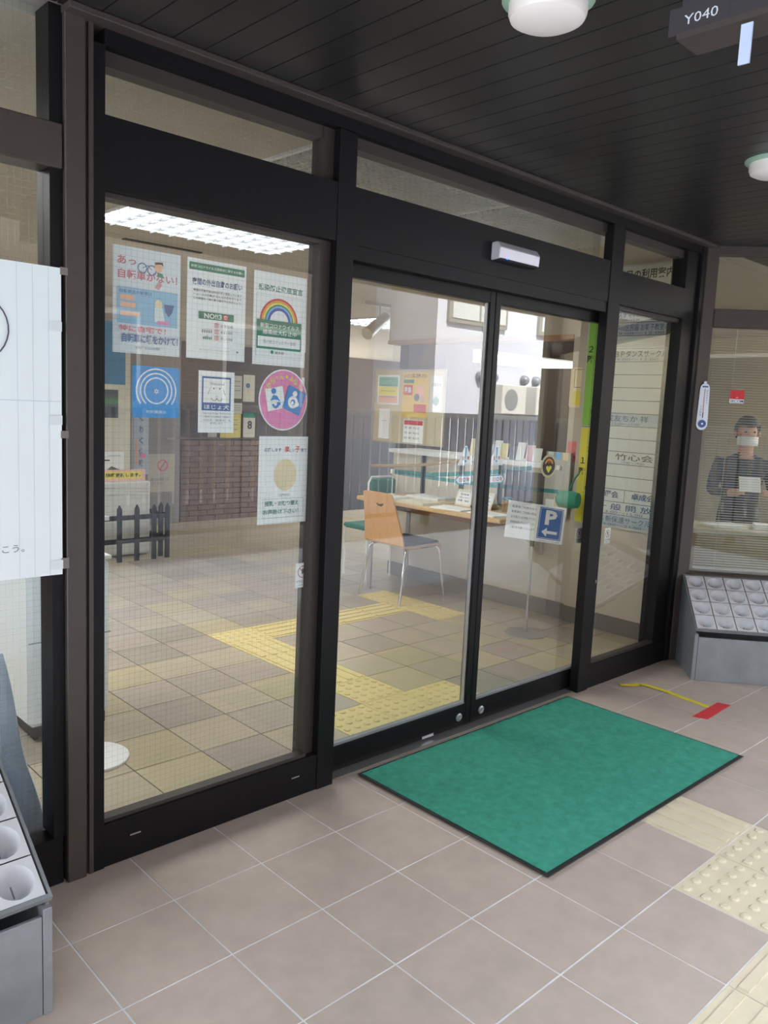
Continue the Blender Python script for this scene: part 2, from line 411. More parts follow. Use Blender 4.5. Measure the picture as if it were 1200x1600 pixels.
for n, (x0, x1, lab) in enumerate(((-.085, .69, 'low transom pane above the wired glass panel'), (.812, 2.43, 'long transom pane above the sliding doors'), (2.57, 3.235, 'short transom pane at the right end'))):
    p = empty('window_%d' % (n+4), ((x0+x1)/2, .055, 2.165), lab, 'window', kind='structure')
    part('pane', box(x0, .052, 2.13, x1, .058, 2.31), WGLASS if n == 0 else GLASS, p)
# fixed panels
p = empty('window_2', (.3, .05, 0), 'tall wired glass panel covered with posters', 'window', kind='structure')
part('bottom_rail', box(-.085, 0, 0, .735, .06, .137), BLACK, p, bevel=.002)
part('sill_bead', box(-.085, .012, .137, .69, .05, .150), OLIVE, p)
part('pane', box(-.085, .050, .137, .69, .056, 1.975), WGLASS, p)
for x in (.0, .62): part('drain_slot', box(x, -.0012, .075, x+.035, 0, .079), ALU, p)
p = empty('window_3', (2.9, .05, 0), 'narrow clear glass panel right of the sliding doors', 'window', kind='structure')
part('bottom_rail', box(2.545, .004, 0, 3.375, .06, .128), BLACK, p, bevel=.002)
part('sill_bead', box(2.585, .012, .128, 3.235, .05, .142), OLIVE, p)
part('pane', box(2.585, .044, .128, 3.235, .050, 1.96), GLASS, p)
# sliding doors
def leaf(name, x0, x1, ypl, meet, lab, scuff):
    p = empty(name, ((x0+x1)/2, ypl, 0), lab, 'door', kind='structure')
    part('bottom_rail', box(x0, ypl, .012, x1, ypl+.035, .112), BLACK, p, bevel=.002)
    part('rail_bead', box(x0, ypl+.006, .112, x1, ypl+.03, .122), STEEL, p)
    part('top_rail', box(x0, ypl, 1.878, x1, ypl+.035, 1.96), BLACK, p, bevel=.002)
    mx0, mx1 = (x1-.034, x1) if meet == 'r' else (x0, x0+.034)
    part('meeting_stile', box(mx0, ypl-.002, .012, mx1, ypl+.037, 1.95), BLACK, p, bevel=.002)
    bx = x1-.040 if meet == 'r' else x0+.034
    part('brush_strip', box(bx, ypl+.008, .122, bx+.006, ypl+.026, 1.878), ALU, p)
    ox0, ox1 = (x0, x0+.05) if meet == 'r' else (x1-.05, x1)
    part('jamb_stile', box(ox0, ypl, .012, ox1, ypl+.035, 1.95), BLACK, p)
    part('pane', box(x0+.004, ypl+.014, .112, x1-.004, ypl+.020, 1.88), GLASS, p)
    kx = x1-.075 if meet == 'r' else x0+.075
    part('floor_lock', MB().lathe([(.019, 0), (.019, .004), (.012, .006), (.011, .003)], n=16).xform(Matrix.Translation((kx, ypl, .058)) @ Matrix.Rotation(PI/2, 4, 'X')), ALU, p, smooth=True)
    return p
d1 = leaf('door_1', .76, 1.668, .055, 'r', 'left leaf of the black framed sliding glass doors', 0)
d2 = leaf('door_2', 1.672, 2.62, .055, 'l', 'right leaf of the black framed sliding glass doors', 0)
part('warning_tag', box(1.36, .0538, .014, 1.43, .055, .026), ALU, d1)
# left window
p = empty('window_1', (-.9, .05, 0), 'large window left of the bronze post', 'window', kind='structure')
part('bottom_rail', box(-2.6, .0, 0, -.205, .07, .145), BLACK, p, bevel=.003)
part('cross_bar', box(-2.6, -.005, 2.0, -.20, .08, 2.112), BROWN, p, bevel=.003)
part('side_frame', box(-.232, .004, .145, -.197, .09, SZ), BLACK, p)
part('pane', box(-2.6, .045, .145, -.232, .051, 2.0), WGLASS, p)
part('upper_pane', box(-2.6, .045, 2.112, -.232, .051, SZ), WGLASS, p)
part('end_post', box(-2.75, -.01, 0, -2.6, .1, SZ), BROWN, p)
# ---- interior shell
ceil = st('ceiling', box(-3.2, .12, 2.40, 9.6, 6.4, 2.52), CEIL, 'beige plaster ceiling of the lobby', 'ceiling')
st('wall_left', box(-3.3, .1, 0, -3.2, 6.3, 2.40), WALLI, 'beige left wall of the lobby', 'wall')
wf = st('wall_far', box(-3.2, 6.0, 0, 9.5, 6.1, 2.40), WALLI, 'beige far wall with brick dado and dark board', 'wall')
wfo = ORG[wf.name]
part('dado_backing', box(3.52, 5.975, 0, 5.4, 6.0, .94), MORTAR, wf)
part('recess_shade_panel', box(5.55, 5.95, 0, 9.0, 6.0, .96), M('recess_shade', (58, 54, 54), rough=.6), wf)  # flat panel; the darkness of a recess is put into its colour
part('recess_frame', box(5.40, 5.94, 0, 5.55, 6.0, 2.02), DARKW, wf)
part('dark_board', box(3.52, 5.96, .96, 9.0, 6.0, 2.02), DARKW, wf)
bm_ = box(.003, -.012, .003, .227, 0, .057).mesh('brick', BRICK); bh_ = box(.003, -.012, .003, .11, 0, .057).mesh('brick', BRICK)
nb = 0
for row in range(15):
    x = 3.53
    if row % 2: dup('brick', bh_, wf, Vector((x, 5.975, row*.062))-wfo); x += .115
    while x < 5.3 and nb < 290:
        dup('brick', bm_, wf, Vector((x, 5.975, row*.062))-wfo); x += .23; nb += 1
# grey double door on the far wall
p = empty('door_3', (3.2, 5.95, 0), 'grey metal door at the far wall', 'door', kind='structure')
GREYD = M('grey_door', (150, 146, 142), rough=.5, var=.04, scale=2)
part('leaf', box(2.86, 5.93, 0, 3.50, 5.99, 2.05), GREYD, p)
part('handle', MB().tube([(3.40, 5.92, .95), (3.40, 5.88, .95), (3.30, 5.88, .95)], .01, 8), ALU, p)
# right-hand wall: pillar with boards, low wall and header over the reception opening
p = empty('wall_right', (WXR, 1.3, 0), 'cream right wall with reception opening', 'wall', kind='structure')
part('pillar', box(WXR-.03, .11, 0, WXR+.12, .90, 2.40), WALLI, p)
part('jamb', box(WXR, .90, 0, WXR+.12, 1.0, 2.40), WALLI, p)
part('low_wall', box(WXR, 1.0, 0, WXR+.12, 2.70, 1.04), WALLW, p)
for y in (2.33, 1.92, 1.54): part('upright', box(WXR-.03, y-.012, .73, WXR, y+.012, 1.04), M('upright_dark', (64, 66, 74), rough=.5), p)
part('dark_front', box(WXR-.012, 1.02, .76, WXR, 1.50, 1.0), M('counter_dark', (88, 82, 80), rough=.5), p)
part('counter_ledge', box(WXR-.06, 1.0, 1.04, WXR+.30, 2.70, 1.07), WHITE, p)
part('header', box(WXR, 1.0, 1.96, WXR+.12, 2.82, 2.40), WALLI, p)
part('header_trim', box(WXR-.012, 1.0, 1.93, WXR+.13, 2.82, 1.96), M('trim_wood', (176, 130, 92), rough=.5), p)
st('baseboard_right', box(WXR-.038, .11, 0, WXR-.03, .90, .11), SKIRT, 'grey skirting along the cream pillar', 'baseboard')
st('baseboard_counter', box(WXR-.012, .90, 0, WXR, 2.70, .11), SKIRT, 'grey skirting below the reception counter', 'baseboard')
# office behind: walls, floor and bay window
BD = math.radians(-50); U = Vector((math.cos(BD), math.sin(BD), 0)); NN = Vector((-math.sin(BD), math.cos(BD), 0)); B0 = Vector((3.45, 0, 0))
OFFW = M('office_wall', (220, 208, 174), rough=.8)
st('floor_office', MB().prism([(3.46, .02), (5.34, -2.22), (9.5, -2.22), (9.5, 2.7), (3.85, 2.7), (3.85, .1)], lambda q: (q[0], q[1], -.1), lambda q: (q[0], q[1], -.001)), M('office_carpet', (120, 118, 110), rough=.95), 'grey carpet floor of the office', 'floor')
st('ceiling_office', MB().prism([(3.46, .05), (5.34, -2.19), (9.5, -2.19), (9.5, .11), (3.46, .11)], lambda q: (q[0], q[1], 2.40), lambda q: (q[0], q[1], 2.41)), CEIL, 'pale ceiling of the office', 'ceiling')
st('wall_office_back', box(8.6, -2.3, 0, 8.7, 2.7, 2.40), OFFW, 'cream back wall of the office', 'wall')
st('wall_office_side', box(5.34, -2.32, 0, 9.0, -2.22, 2.40), OFFW, 'cream side wall of the office facing the street', 'wall')
st('wall_office_lobby', box(3.80, 2.70, 0, 9.5, 2.80, 2.40), DARKW, 'dark panelled partition wall between office and lobby corridor', 'wall')
bay = empty('window_7', B0, 'angled office window with venetian blind', 'window', kind='structure', rz=BD)
def bpart(n, x0, y0, z0, x1, y1, z1, m, **k): return part(n, box(x0, y0, z0, x1, y1, z1), m, bay, local=True, **k)
bpart('apron', .02, .0, 0, 2.9, .10, .50, BROWN)
bpart('sill', .06, -.02, .50, 2.9, .11, .53, BROWN, bevel=.003)
bpart('cross_bar', .06, -.006, 1.955, 2.9, .07, 2.055, BROWN, bevel=.003)
bpart('head', .06, 0, 2.355, 2.9, .08, 2.40, BROWN)
bpart('mullion', 1.45, -.006, .53, 1.53, .08, 2.36, BROWN)
bpart('end_post', 2.82, -.02, 0, 2.92, .12, 2.40, BROWN)
bpart('pane', .04, .030, .53, 1.45, .036, 1.955, GLASS)
bpart('pane', 1.53, .030, .53, 2.82, .036, 1.955, GLASS)
bpart('upper_pane', .04, .030, 2.055, 2.82, .036, 2.36, GLASS)

# ================================================================== ACROSS THE STREET (seen as reflections in the glass)
BLDW = M('white_render', (226, 228, 238), rough=.85, var=.03, scale=.8)
wb = empty('white_building', (15.5, -9, -.05), 'tall white building across the street mirrored in the doors', 'building')
part('facade', box(9.9, -14, -.05, 24, -8.0, 9), BLDW, wb)
WINF = M('window_frame_grey', (150, 146, 140), rough=.5); CURT = M('curtain', (220, 224, 220), rough=.8)
for x0 in (10.15, 12.9, 15.6):
    for z0 in (3.05, 6.0):
        w = part('window_frame', box(x0, -8.0, z0-.06, x0+1.7, -7.93, z0+1.5), WINF, wb)
        for q in range(2): part('sash', box(x0+.08+q*.8, -7.95, z0+.02, x0+.82+q*.8, -7.915, z0+1.42), CURT, w)
HOOD = M('vent_hood', (150, 154, 160), rough=.4, metal=.3)
for i, x in enumerate((11.15, 11.55, 12.55, 12.95)):
    h = MB().lathe([(.10, 0), (.10, .05), (.075, .11), (.03, .14)], n=14).xform(Matrix.Translation((x, -7.995, 2.05)) @ Matrix.Rotation(-PI/2, 4, 'X'))
    thing('vent_hood', h, HOOD, ('round vent hood on the white building, %s in its row' % ('leftmost', 'second', 'third', 'rightmost')[i]), 'vent', 'vent hoods on the white wall', smooth=True)
ACM = M('condenser_case', (224, 222, 212), rough=.5)
for i, x in enumerate((11.75, 12.85)):
    a = empty('air_conditioner', (x, -7.7, 1.35), 'outdoor air conditioner unit on the white wall, %s one' % ('left', 'right')[i], 'air conditioner', 'outdoor air conditioners')
    part('case', box(x-.38, -7.86, 1.35, x+.38, -7.56, 1.92), ACM, a, bevel=.015)
    part('grille', MB().lathe([(.21, 0), (.21, .012), (.19, .018)], n=20).xform(Matrix.Translation((x-.1, -7.57, 1.63)) @ Matrix.Rotation(-PI/2, 4, 'X')), M('grille_grey', (150, 152, 152), rough=.5), a)
    for s in (-.3, .3): part('bracket', box(x+s-.02, -7.99, 1.31, x+s+.02, -7.56, 1.35), STEEL, a)
gb = empty('grey_building', (0, -10, -.05), 'dull brown building across the street left of the white one', 'building')
part('facade', box(-22, -15, -.05, 9.3, -9.0, 7.0), M('brown_render', (96, 88, 82), rough=.9, var=.05, scale=.7), gb)
for x0 in range(-12, 9, 3):
    w = part('window_frame', box(x0, -9.0, 1.2, x0+1.6, -8.96, 2.6), WINF, gb)
    part('sash', box(x0+.07, -8.97, 1.27, x0+1.53, -8.945, 2.53), M('dim_window', (66, 66, 68), rough=.5), w)
# slatted fence along the street
SLATB = M('fence_slat_grey', (212, 218, 234), rough=.5, var=.05, scale=1)
fn = empty('street_fence', (4, -4.6, -.05), 'blue grey slatted fence along the street mirrored in the glass', 'fence')
part('top_rail', box(-4, -4.66, 1.30, 11, -4.56, 1.36), M('fence_rail', (236, 236, 236), rough=.4), fn)
part('bottom_rail', box(-4, -4.64, .10, 11, -4.58, .15), BROWN, fn)
sm_ = box(-.055, -.012, 0, .055, .012, 1.2).mesh('slat', SLATB)
for k in range(100): dup('slat', sm_, fn, Vector((-3.93+.15*k, -4.61, .12))-ORG[fn.name])
for k in range(11): part('post', box(-3.5+1.4*k, -4.72, -.05, -3.42+1.4*k, -4.64, 1.34), M('fence_post', (60, 62, 66), rough=.5), fn)

# ================================================================== OUTSIDE THINGS
# ---- green mat
p = empty('door_mat', (1.64, -.45, 0), 'large green entrance mat with black rubber edge before the doors', 'door mat')
mt = MB(); x0, x1, y0, y1 = .93, 2.352, -.905, -.012
part('rubber_border', box(x0, y0, .0065, x1, y1, .0105), BLACKR, p, bevel=.0018)
part('rubber_backing', box(x0+.002, y0+.002, .0062, x1-.002, y1-.002, .0085), BLACKR, p)
pile = MB(); nx, ny = 72, 46; gx0, gx1, gy0, gy1 = x0+.014, x1-.014, y0+.018, y1-.012
vs = [(gx0+(gx1-gx0)*i/nx, gy0+(gy1-gy0)*j/ny, 0.0128+.0009*math.sin(i*1.9+j*.7)*math.sin(j*2.3-i*.31)) for j in range(ny+1) for i in range(nx+1)]
fs = [(j*(nx+1)+i, j*(nx+1)+i+1, (j+1)*(nx+1)+i+1, (j+1)*(nx+1)+i) for j in range(ny) for i in range(nx)]
pile.add(vs, fs); pile.box(gx0, gy0, .008, gx1, gy1, .0115)
part('pile', pile, MATG, p, smooth=True)
# ---- tapes stuck on the pavement
tp = MB()
pts = [(2.75, -.075), (2.80, -.125), (2.85, -.135), (2.862, -.175), (2.865, -.30), (2.845, -.44), (2.83, -.535)]
for (a, b) in zip(pts, pts[1:]):
    a = Vector(a); b = Vector(b); d = (b-a).normalized(); n = Vector((-d.y, d.x))*.016
    up = .004 if a.y > -.2 else .0
    tp.prism([tuple(a-n), tuple(b-n+d*.004), tuple(b+n+d*.004), tuple(a+n)], lambda q: (q[0], q[1], .0008+up), lambda q: (q[0], q[1], .0018+up))
thing('floor_tape', tp, YTAPE, 'crumpled strip of yellow tape on the pavement', 'tape')
q4 = [(2.64, -.535), (2.665, -.60), (2.955, -.585), (2.935, -.525)]
thing('floor_tape', MB().prism(q4, lambda q: (q[0], q[1], .0008), lambda q: (q[0], q[1], .0024)), RED, 'short piece of red tape on the pavement', 'tape')

# ---- umbrella stands with cupped lids
def cell_mesh(w=.105, d=.105, r=.043, dep=.058, n=16):
    b = MB(); vs = []; fs = []; g = .0012
    def sq(a):
        c, s_ = math.cos(a), math.sin(a); k = 1/max(abs(c), abs(s_)); return (c*k*(w/2-g), s_*k*(d/2-g))
    for k in range(n):
        a = 2*PI*k/n; x, y = sq(a); vs.append((x, y, 0))
    for rr, zz in ((r, 0), (r*.97, -.008), (r*.80, -dep*.62), (r*.45, -dep*.9)):
        for k in range(n):
            a = 2*PI*k/n; vs.append((rr*math.cos(a), rr*math.sin(a), zz))
    for i in range(4):
        for k in range(n):
            k2 = (k+1) % n; fs.append((i*n+k, i*n+k2, (i+1)*n+k2, (i+1)*n+k))
    fs.append(tuple(4*n+k for k in range(n)))
    # corner fill of the square plate
    me = bpy.data.meshes.new('lid_cup'); me.from_pydata(vs, [], fs); me.materials.append(CUPW)
    bm = bmesh.new(); bm.from_mesh(me); bm.normal_update()
    for f in bm.faces:
        if f.normal.z < 0: f.normal_flip()
    # the outermost ring is snapped to a true square
    bm.to_mesh(me); bm.free(); me.shade_smooth(); me.set_sharp_from_angle(angle=math.radians(35)); return me
CELL = cell_mesh()
SLIT = MB().box(-.0015, -.018, -.0405, .0015, .012, -.0385).mesh('slit', M('slit_grey', (120, 120, 120), rough=.7))
def umbrella_stand(loc, rz, ncol, lab, mirror=False):
    p = empty('umbrella_stand', loc, lab, 'umbrella stand', 'umbrella stands', rz=rz)
    sg = -1 if mirror else 1; Lx = ncol*.107+.02; D, H0, H1 = .37, .29, .52
    ang = math.atan2(H1-H0, D); ln = math.hypot(D, H1-H0)
    X = lambda a, b: (min(sg*a, sg*b), max(sg*a, sg*b))
    def bx(n, a, b, y0, y1, z0, z1, m=STEEL, bev=.002):
        xa, xb = X(a, b); return part(n, box(xa, y0, z0, xb, y1, z1), m, p, local=True, bevel=bev)
    bx('front_panel', .022, Lx, 0, .012, 0, .245)
    bx('corner_upright', 0, .021, -.002, .03, 0, .262)
    for a in (0, Lx):
        prof = [(0, 0), (D, 0), (D, H1-.012), (0, H0-.025)]
        part('side_panel', MB().prism(prof, lambda q: (sg*(a+.002), q[0]+.014, q[1]), lambda q: (sg*(a+.010), q[0]+.014, q[1])), STEEL, p, local=True)
    bx('back_panel', 0, Lx, D, D+.008, 0, H1-.01)
    bx('drip_tray', .02, Lx, .02, D-.01, .01, .03, M('tray_dark', (50, 50, 52), rough=.6))
    # lid rim around the sloping plate
    def lidm(o, x, s_): o.location = (sg*x, s_*math.cos(ang), H0+s_*math.sin(ang)); o.rotation_euler = (ang, 0, 0)
    rim = MB(); xa, xb = X(0, Lx)
    rim.box(xa, -.004, -.014, xb, .006, .002); rim.box(xa, ln-.006, -.014, xb, ln+.004, .002)
    a0, a1 = X(0, .007); rim.box(a0, .006, -.014, a1, ln-.006, .002); a0, a1 = X(Lx-.007, Lx); rim.box(a0, .006, -.014, a1, ln-.006, .002)
    o = part('lid_rim', rim, STEEL, p, local=True); lidm(o, 0, 0)
    for i in range(ncol):
        for j in range(4):
            o = bpy.data.objects.new('lid_cup', CELL); place(o, p); lidm(o, .0635+.107*i, .006+(ln-.012)*(j+.5)/4)
            o2 = bpy.data.objects.new('slit', SLIT); place(o2, o)
    return p
umbrella_stand((-.425, -.478, 0), 0, 7, 'grey steel umbrella stand at the left window', mirror=True)
umbrella_stand((3.17, -.265, 0), BD, 9, 'grey steel umbrella stand below the window with blinds')

# ---- soffit lamps, hanging sign
LAMPG = M('lamp_ring_green', (150, 180, 160), rough=.35); GLOBE = M('lamp_globe', (232, 226, 220), rough=.35)
for i, (x, y) in enumerate(((.575, -.945), (2.12, -.875))):
    p = empty('soffit_lamp', (x, y, 2.40), ('round soffit lamp nearest the hanging sign' if i == 0 else 'round soffit lamp nearest the angled window'), 'lamp', 'soffit lamps')
    part('ring', MB().lathe([(.075, -.014), (.102, -.012), (.110, -.005), (.110, 0)], (x, y, 2.40), 32), LAMPG, p, smooth=True)
    part('globe', MB().lathe([(.02, -.058), (.07, -.055), (.088, -.046), (.093, -.034), (.093, -.012)], (x, y, 2.40), 32), GLOBE, p, smooth=True)
p = empty('hanging_sign', (.45, -1.7, 2.155), 'dark hanging sign box with white number under the soffit', 'sign')
SIGND = M('sign_dark', (52, 48, 52), rough=.5)
part('box', box(.45, -2.05, 2.165, .53, -1.358, 2.36), SIGND, p, bevel=.003)
part('lower_lip', box(.446, -2.05, 2.155, .534, -1.355, 2.167), BROWN, p)
for y in (-1.5, -1.9): part('hanger', MB().tube([(.49, y, 2.35), (.49, y, 2.40)], .012, 8), SIGND, p)
s = Sheet('number_plate', .12, .05, (.4494, -1.395, 2.166), -PI/2, SIGND, None, None, t=.0004, parent=None)
s.o.parent = p; s.o.location = Vector((.4494, -1.395, 2.166))-ORG[p.name]
s.text('Y040', .26, .28, .82, .64, M('sign_letters', (205, 210, 220), rough=.5), bold=.0)
part('pull_strip', box(.446, -1.503, 2.078, .450, -1.482, 2.148), M('pale_strip', (190, 204, 236), rough=.4), p)

# ---- door sensor on the header
p = empty('door_sensor', (1.685, -.03, 2.035), 'silver automatic door sensor on the black header', 'sensor')
part('housing', MB().prism([(-.045, 2.040), (0, 2.035), (0, 2.105), (-.030, 2.108), (-.048, 2.085)], lambda q: (1.553, q[0], q[1]), lambda q: (1.822, q[0], q[1])), M('sensor_silver', (206, 206, 214), rough=.35, metal=.3), p, bevel=.003)
part('lens', box(1.56, -.044, 2.034, 1.815, -.005, 2.042), BLACKR, p)
part('indicator', box(1.600, -.0475, 2.040, 1.607, -.044, 2.045), M('led_blue', (40, 90, 255), emit=4), p)

# ---- white cloth banner on the left window
s = Sheet('window_banner', 1.2, .822, (-.81, -.0125, .925), 0, M('banner_cloth', (232, 242, 244), rough=.85), 'large white paper banner taped over the left window', 'banner', t=.001)
for x in (.905, .938, .972): s.line(x, .0, x, 1, .0012, M('fold_line', (205, 216, 220), rough=.9), name='fold_line')
s.line(0, .575, 1, .575, .002, M('fold_line', (205, 216, 220), rough=.9), name='fold_line')
s.text('いこう。', .845, .088, .915, .112, INKGR, bold=0.)
pp = []
for k in range(13):
    a = math.radians(100-k*15); pp.append((.845+.042*math.cos(a)*(1 if k < 7 else 1-.02*(k-7)), .79+.085*math.sin(a)))
for a, b in zip(pp, pp[1:]): s.line(*a, *b, .004, M('brush_ink', (90, 90, 110), rough=.8), name='drawn_line')
for z in (.80, .50, .02): s.rect(.972, z, 1.0, z+.03, M('clear_patch', (222, 231, 233), rough=.4), name='sticky_patch')
for i, z in enumerate((.94, 1.30, 1.73)):
    thing('fixing_tape', box(-.2125, -.0138, z, -.192, -.0122, z+.03 if z < 1 else z+.02), M('tape_clear', (120, 112, 108), rough=.3), 'clear tape holding the banner to the post, %s piece' % ('lowest', 'middle', 'highest')[i], 'tape', 'banner tapes')

# ---- posters on the wired glass
YP = .0605
def A4(name, x0, z0, x1, z1, label, mat=PAPER, cat='poster', **k):
    return Sheet(name, x1-x0, z1-z0, ((x0+x1)/2, YP, z0), 0, mat, label, cat, **k)
FAINT = M('paper_faded', (226, 234, 238), rough=.8)
s = A4('poster', -.033, 1.545, .181, 1.846, 'faded bicycle lock poster with blue panel, leftmost on the glass', FAINT)
s.text('あっ', .06, .83, .33, .91, INKP, bold=.02)
s.text('自転車がない！', .07, .70, .95, .79, INKP, bold=.02)
s.arc(.42, .82, .012, .015, 0, 360, INKN); s.arc(.56, .81, .012, .015, 0, 360, INKN); s.line(.42, .82, .50, .85, .002, INKN); s.line(.50, .85, .56, .81, .002, INKN)
s.disc(.66, .85, .013, PEACH, 1.2); s.poly([(.60, .89), (.72, .90), (.73, .86), (.70, .88), (.61, .87)], INK); s.poly([(.64, .80), (.72, .79), (.74, .75), (.64, .76)], M('print_leaf_green', (70, 140, 110)))
s.poly([(.66, .71), (.72, .69), (.66, .63), (.60, .65)], M('print_dull_red', (214, 160, 160)))
s.rect(.06, .28, .95, .62, FADEB)
s.text('自転車盗の被害は', .09, .565, .56, .60, INKN, bold=.01)
for a, b, c in ((.50, .30, .55), (.43, .32, .48), (.35, .38, .395)): s.rect(.10, a, b, c, PEACH)
s.disc(.66, .49, .012, CREAM, 1.2); s.poly([(.60, .46), (.72, .46), (.76, .32), (.60, .32)], FAINT); s.poly([(.74, .50), (.90, .50), (.86, .42), (.81, .38), (.76, .43)], INKN); s.rect(.64, .30, .82, .335, PINK)
s.text('特に自宅で！', .08, .205, .77, .265, INKP, bold=.02)
s.text('自転車に鍵をかけて！', .12, .10, .96, .19, INKN, bold=.03)
s.text('警視庁　生活安全総務課', .32, .045, .68, .07, INKGR, bold=0.)
s = A4('poster', .204, 1.546, .416, 1.847, 'poster with green header strip asking to stay home at night')
s.rect(.03, .885, .97, .96, INKG)
s.text('新型コロナウイルス感染症に関するお願い', .06, .908, .95, .937, WHITE, bold=.01)
s.text('夜間の外出自粛のお願い', .08, .74, .93, .81, INKB, bold=.015)
for a, st_ in ((.675, '夜間の不要不急の外出が多く発生しています'), (.635, '一人一人の行動が みんなの命を守ります'), (.595, 'この局面を一緒に乗り越えていきましょう。')): s.text(st_, .10, a, .92, a+.025, INK, bold=.005)
s.rect(.19, .405, .79, .48, INKG); s.text('NO!!3', .28, .415, .58, .468, WHITE, bold=.03); s.rect(.60, .412, .69, .472, INKR); s.text('密', .612, .42, .678, .464, WHITE, bold=.02)
for a, st_ in ((.33, '密 閉 空 間'), (.265, '集まる場所'), (.20, '親しき会話')):
    s.frame(.46, a, .525, a+.045, .0014, INKR); s.text('密', .472, a+.008, .513, a+.038, INKR, bold=0.); s.text(st_, .56, a+.006, .77, a+.036, INKGR, bold=0.)
for k in range(5): s.poly([(.26+.03*k, .20), (.28+.03*k, .20), (.28+.03*k, .225+.01*(k % 3)), (.26+.03*k, .225)], INKG); s.poly([(.24+.035*k, .268), (.262+.035*k, .268), (.258+.035*k, .30), (.246+.035*k, .30)], INKGR)
s.text('詳しくはホームページをごらんください', .20, .085, .72, .103, INKGR, bold=0.); s.disc(.85, .095, .003, INKG)
s = A4('poster', .447, 1.543, .662, 1.843, 'poster with rainbow over green lettered panel, rightmost of top row')
s.text('感染防止徹底宣言', .08, .80, .92, .87, INKG, bold=.02)
s.frame(.05, .10, .93, .765, .0006, INKGR)
cx, cz = .475, .475
for r0, r1, m in ((.071, .0775, INKR), (.064, .071, ORANGE), (.058, .064, YEL), (.053, .058, INKG), (.047, .053, LBLUE), (.038, .047, RBLUE)): s.arc(cx, cz, r0, r1, 0, 180, m)
s.rect(.06, .175, .91, .49, INKG)
s.text('新型コロナウイルス', .12, .405, .86, .455, WHITE, bold=.015); s.text('感染拡大防止中', .17, .335, .82, .385, WHITE, bold=.015)
s.rect(.08, .20, .89, .31, PAPER); s.text('西小岩コミュニティ会館', .18, .235, .80, .275, INKGR, bold=0.)
s.disc(.35, .145, .006, INKG); s.poly([(.335, .145), (.365, .145), (.35, .115)], INKG); s.text('東京都', .40, .125, .58, .155, INKGR, bold=.01)
s = A4('sticker', .028, 1.359, .182, 1.511, 'bright blue square sticker with white rings', SKYB, cat='sticker', corner=.006)
WST = M('sticker_white', (226, 240, 250), rough=.6)
s.arc(.5, .53, .036, .0405, 0, 360, WST)
s.arc(.5, .53, .049, .0535, -50, 230, WST); s.arc(.5, .53, .062, .0665, -38, 218, WST)
s.poly([(.5+(.062 if k % 2 == 0 else .03)*math.cos(PI/2+k*PI/6), .52+(.062 if k % 2 == 0 else .03)*math.sin(PI/2+k*PI/6)) for k in range(12)], WST)
s.disc(.5, .52, .0025, SKYB); s.text('新耐震適合', .28, .085, .72, .145, WST, bold=.01)
s = A4('sticker', .249, 1.316, .380, 1.510, 'white assistance dog welcome sticker with blue framed drawing', PAPER, cat='sticker')
DB = M('print_dog_blue', (44, 92, 164))
s.rect(.09, .36, .90, .91, DB); s.rect(.13, .49, .86, .88, PAPER)
s.text('Welcome!', .30, .775, .72, .82, INKGR, bold=.005); s.disc(.42, .72, .0022, INK); s.disc(.58, .72, .0022, INK)
s.line(.31, .72, .25, .62, .0014, INK); s.line(.68, .71, .74, .61, .0014, INK); s.line(.5, .60, .5, .58, .0014, INK)
s.arc(.425, .57, .0088, .0102, 180, 360, INK, n=10); s.arc(.575, .57, .0088, .0102, 180, 360, INK, n=10)
s.text('ほじょ犬', .15, .38, .85, .46, WHITE, bold=.02)
for a, st_ in ((.30, 'Service Dogs Welcome'), (.245, 'ご利用になる補助犬（盲導犬・'), (.19, '介助犬・聴導犬）を'), (.14, '歓迎します')): s.text(st_, .12 if a > .15 else .32, a, .90 if a > .15 else .68, a+.03, INKGR, bold=0.)
NS = 40
ov = [(.102*math.cos(2*PI*k/NS), .1035+.1035*math.sin(2*PI*k/NS)) for k in range(NS)]
s = Sheet('sticker', .204, .207, (.578, YP, 1.326), 0, PAPER, 'pink round sticker with two baby care pictograms', 'sticker', shape=ov)
s.disc(.5, .5, .0975, PINK, 1.015, 40)
chs = 'あかちゃん・ふらっと'
for k, ch in enumerate(chs):
    a = math.radians(158-k*15); cx = .5+.385*math.cos(a); cz = .5+.385*math.sin(a); small = ch in 'ゃっ・'
    d = .028 if small else .046
    s.text(ch, cx-d, cz-d, cx+d, cz+d, YEL, bold=.03, rot=a-PI/2)
def tilt(cx, cz, w, h, a): return [(cx+x*math.cos(a)-y*math.sin(a), cz+x*math.sin(a)+y*math.cos(a)) for x, y in ((-w,-h),(w,-h),(w,h),(-w,h))]
BAB = M('print_baby_blue', (40, 130, 210))
s.poly(tilt(.32, .52, .18, .18, .2), PAPER); s.disc(.285, .64, .010, BAB); s.poly([(.22, .48), (.28, .58), (.36, .56), (.43, .47), (.36, .50), (.30, .50)], BAB); s.arc(.33, .43, .006, .015, 180, 400, BAB, n=14); s.disc(.40, .44, .006, BAB)
s.poly(tilt(.71, .50, .19, .20, -.35), BAB); s.disc(.72, .61, .010, PAPER); s.arc(.68, .47, .010, .021, 0, 360, PAPER); s.disc(.67, .46, .006, PAPER); s.disc(.76, .44, .009, PAPER)
s = A4('poster', .483, 1.004, .697, 1.306, 'nursing room poster with cream oval picture below the pink sticker')
s.text('応援します', .10, .825, .43, .87, INKB, bold=.015); s.text('楽', .49, .82, .60, .89, INKR, bold=.02); s.text('しい', .60, .82, .70, .865, INKB, bold=.01); s.text('子', .71, .82, .80, .89, INKR, bold=.02); s.text('育て', .82, .82, .94, .865, INKB, bold=.01)
s.disc(.52, .56, .048, CREAM, 1.15, 32)
s.text('江戸川区', .40, .315, .62, .345, INKGR, bold=.005); s.frame(.09, .07, .90, .29, .0009, INKG)
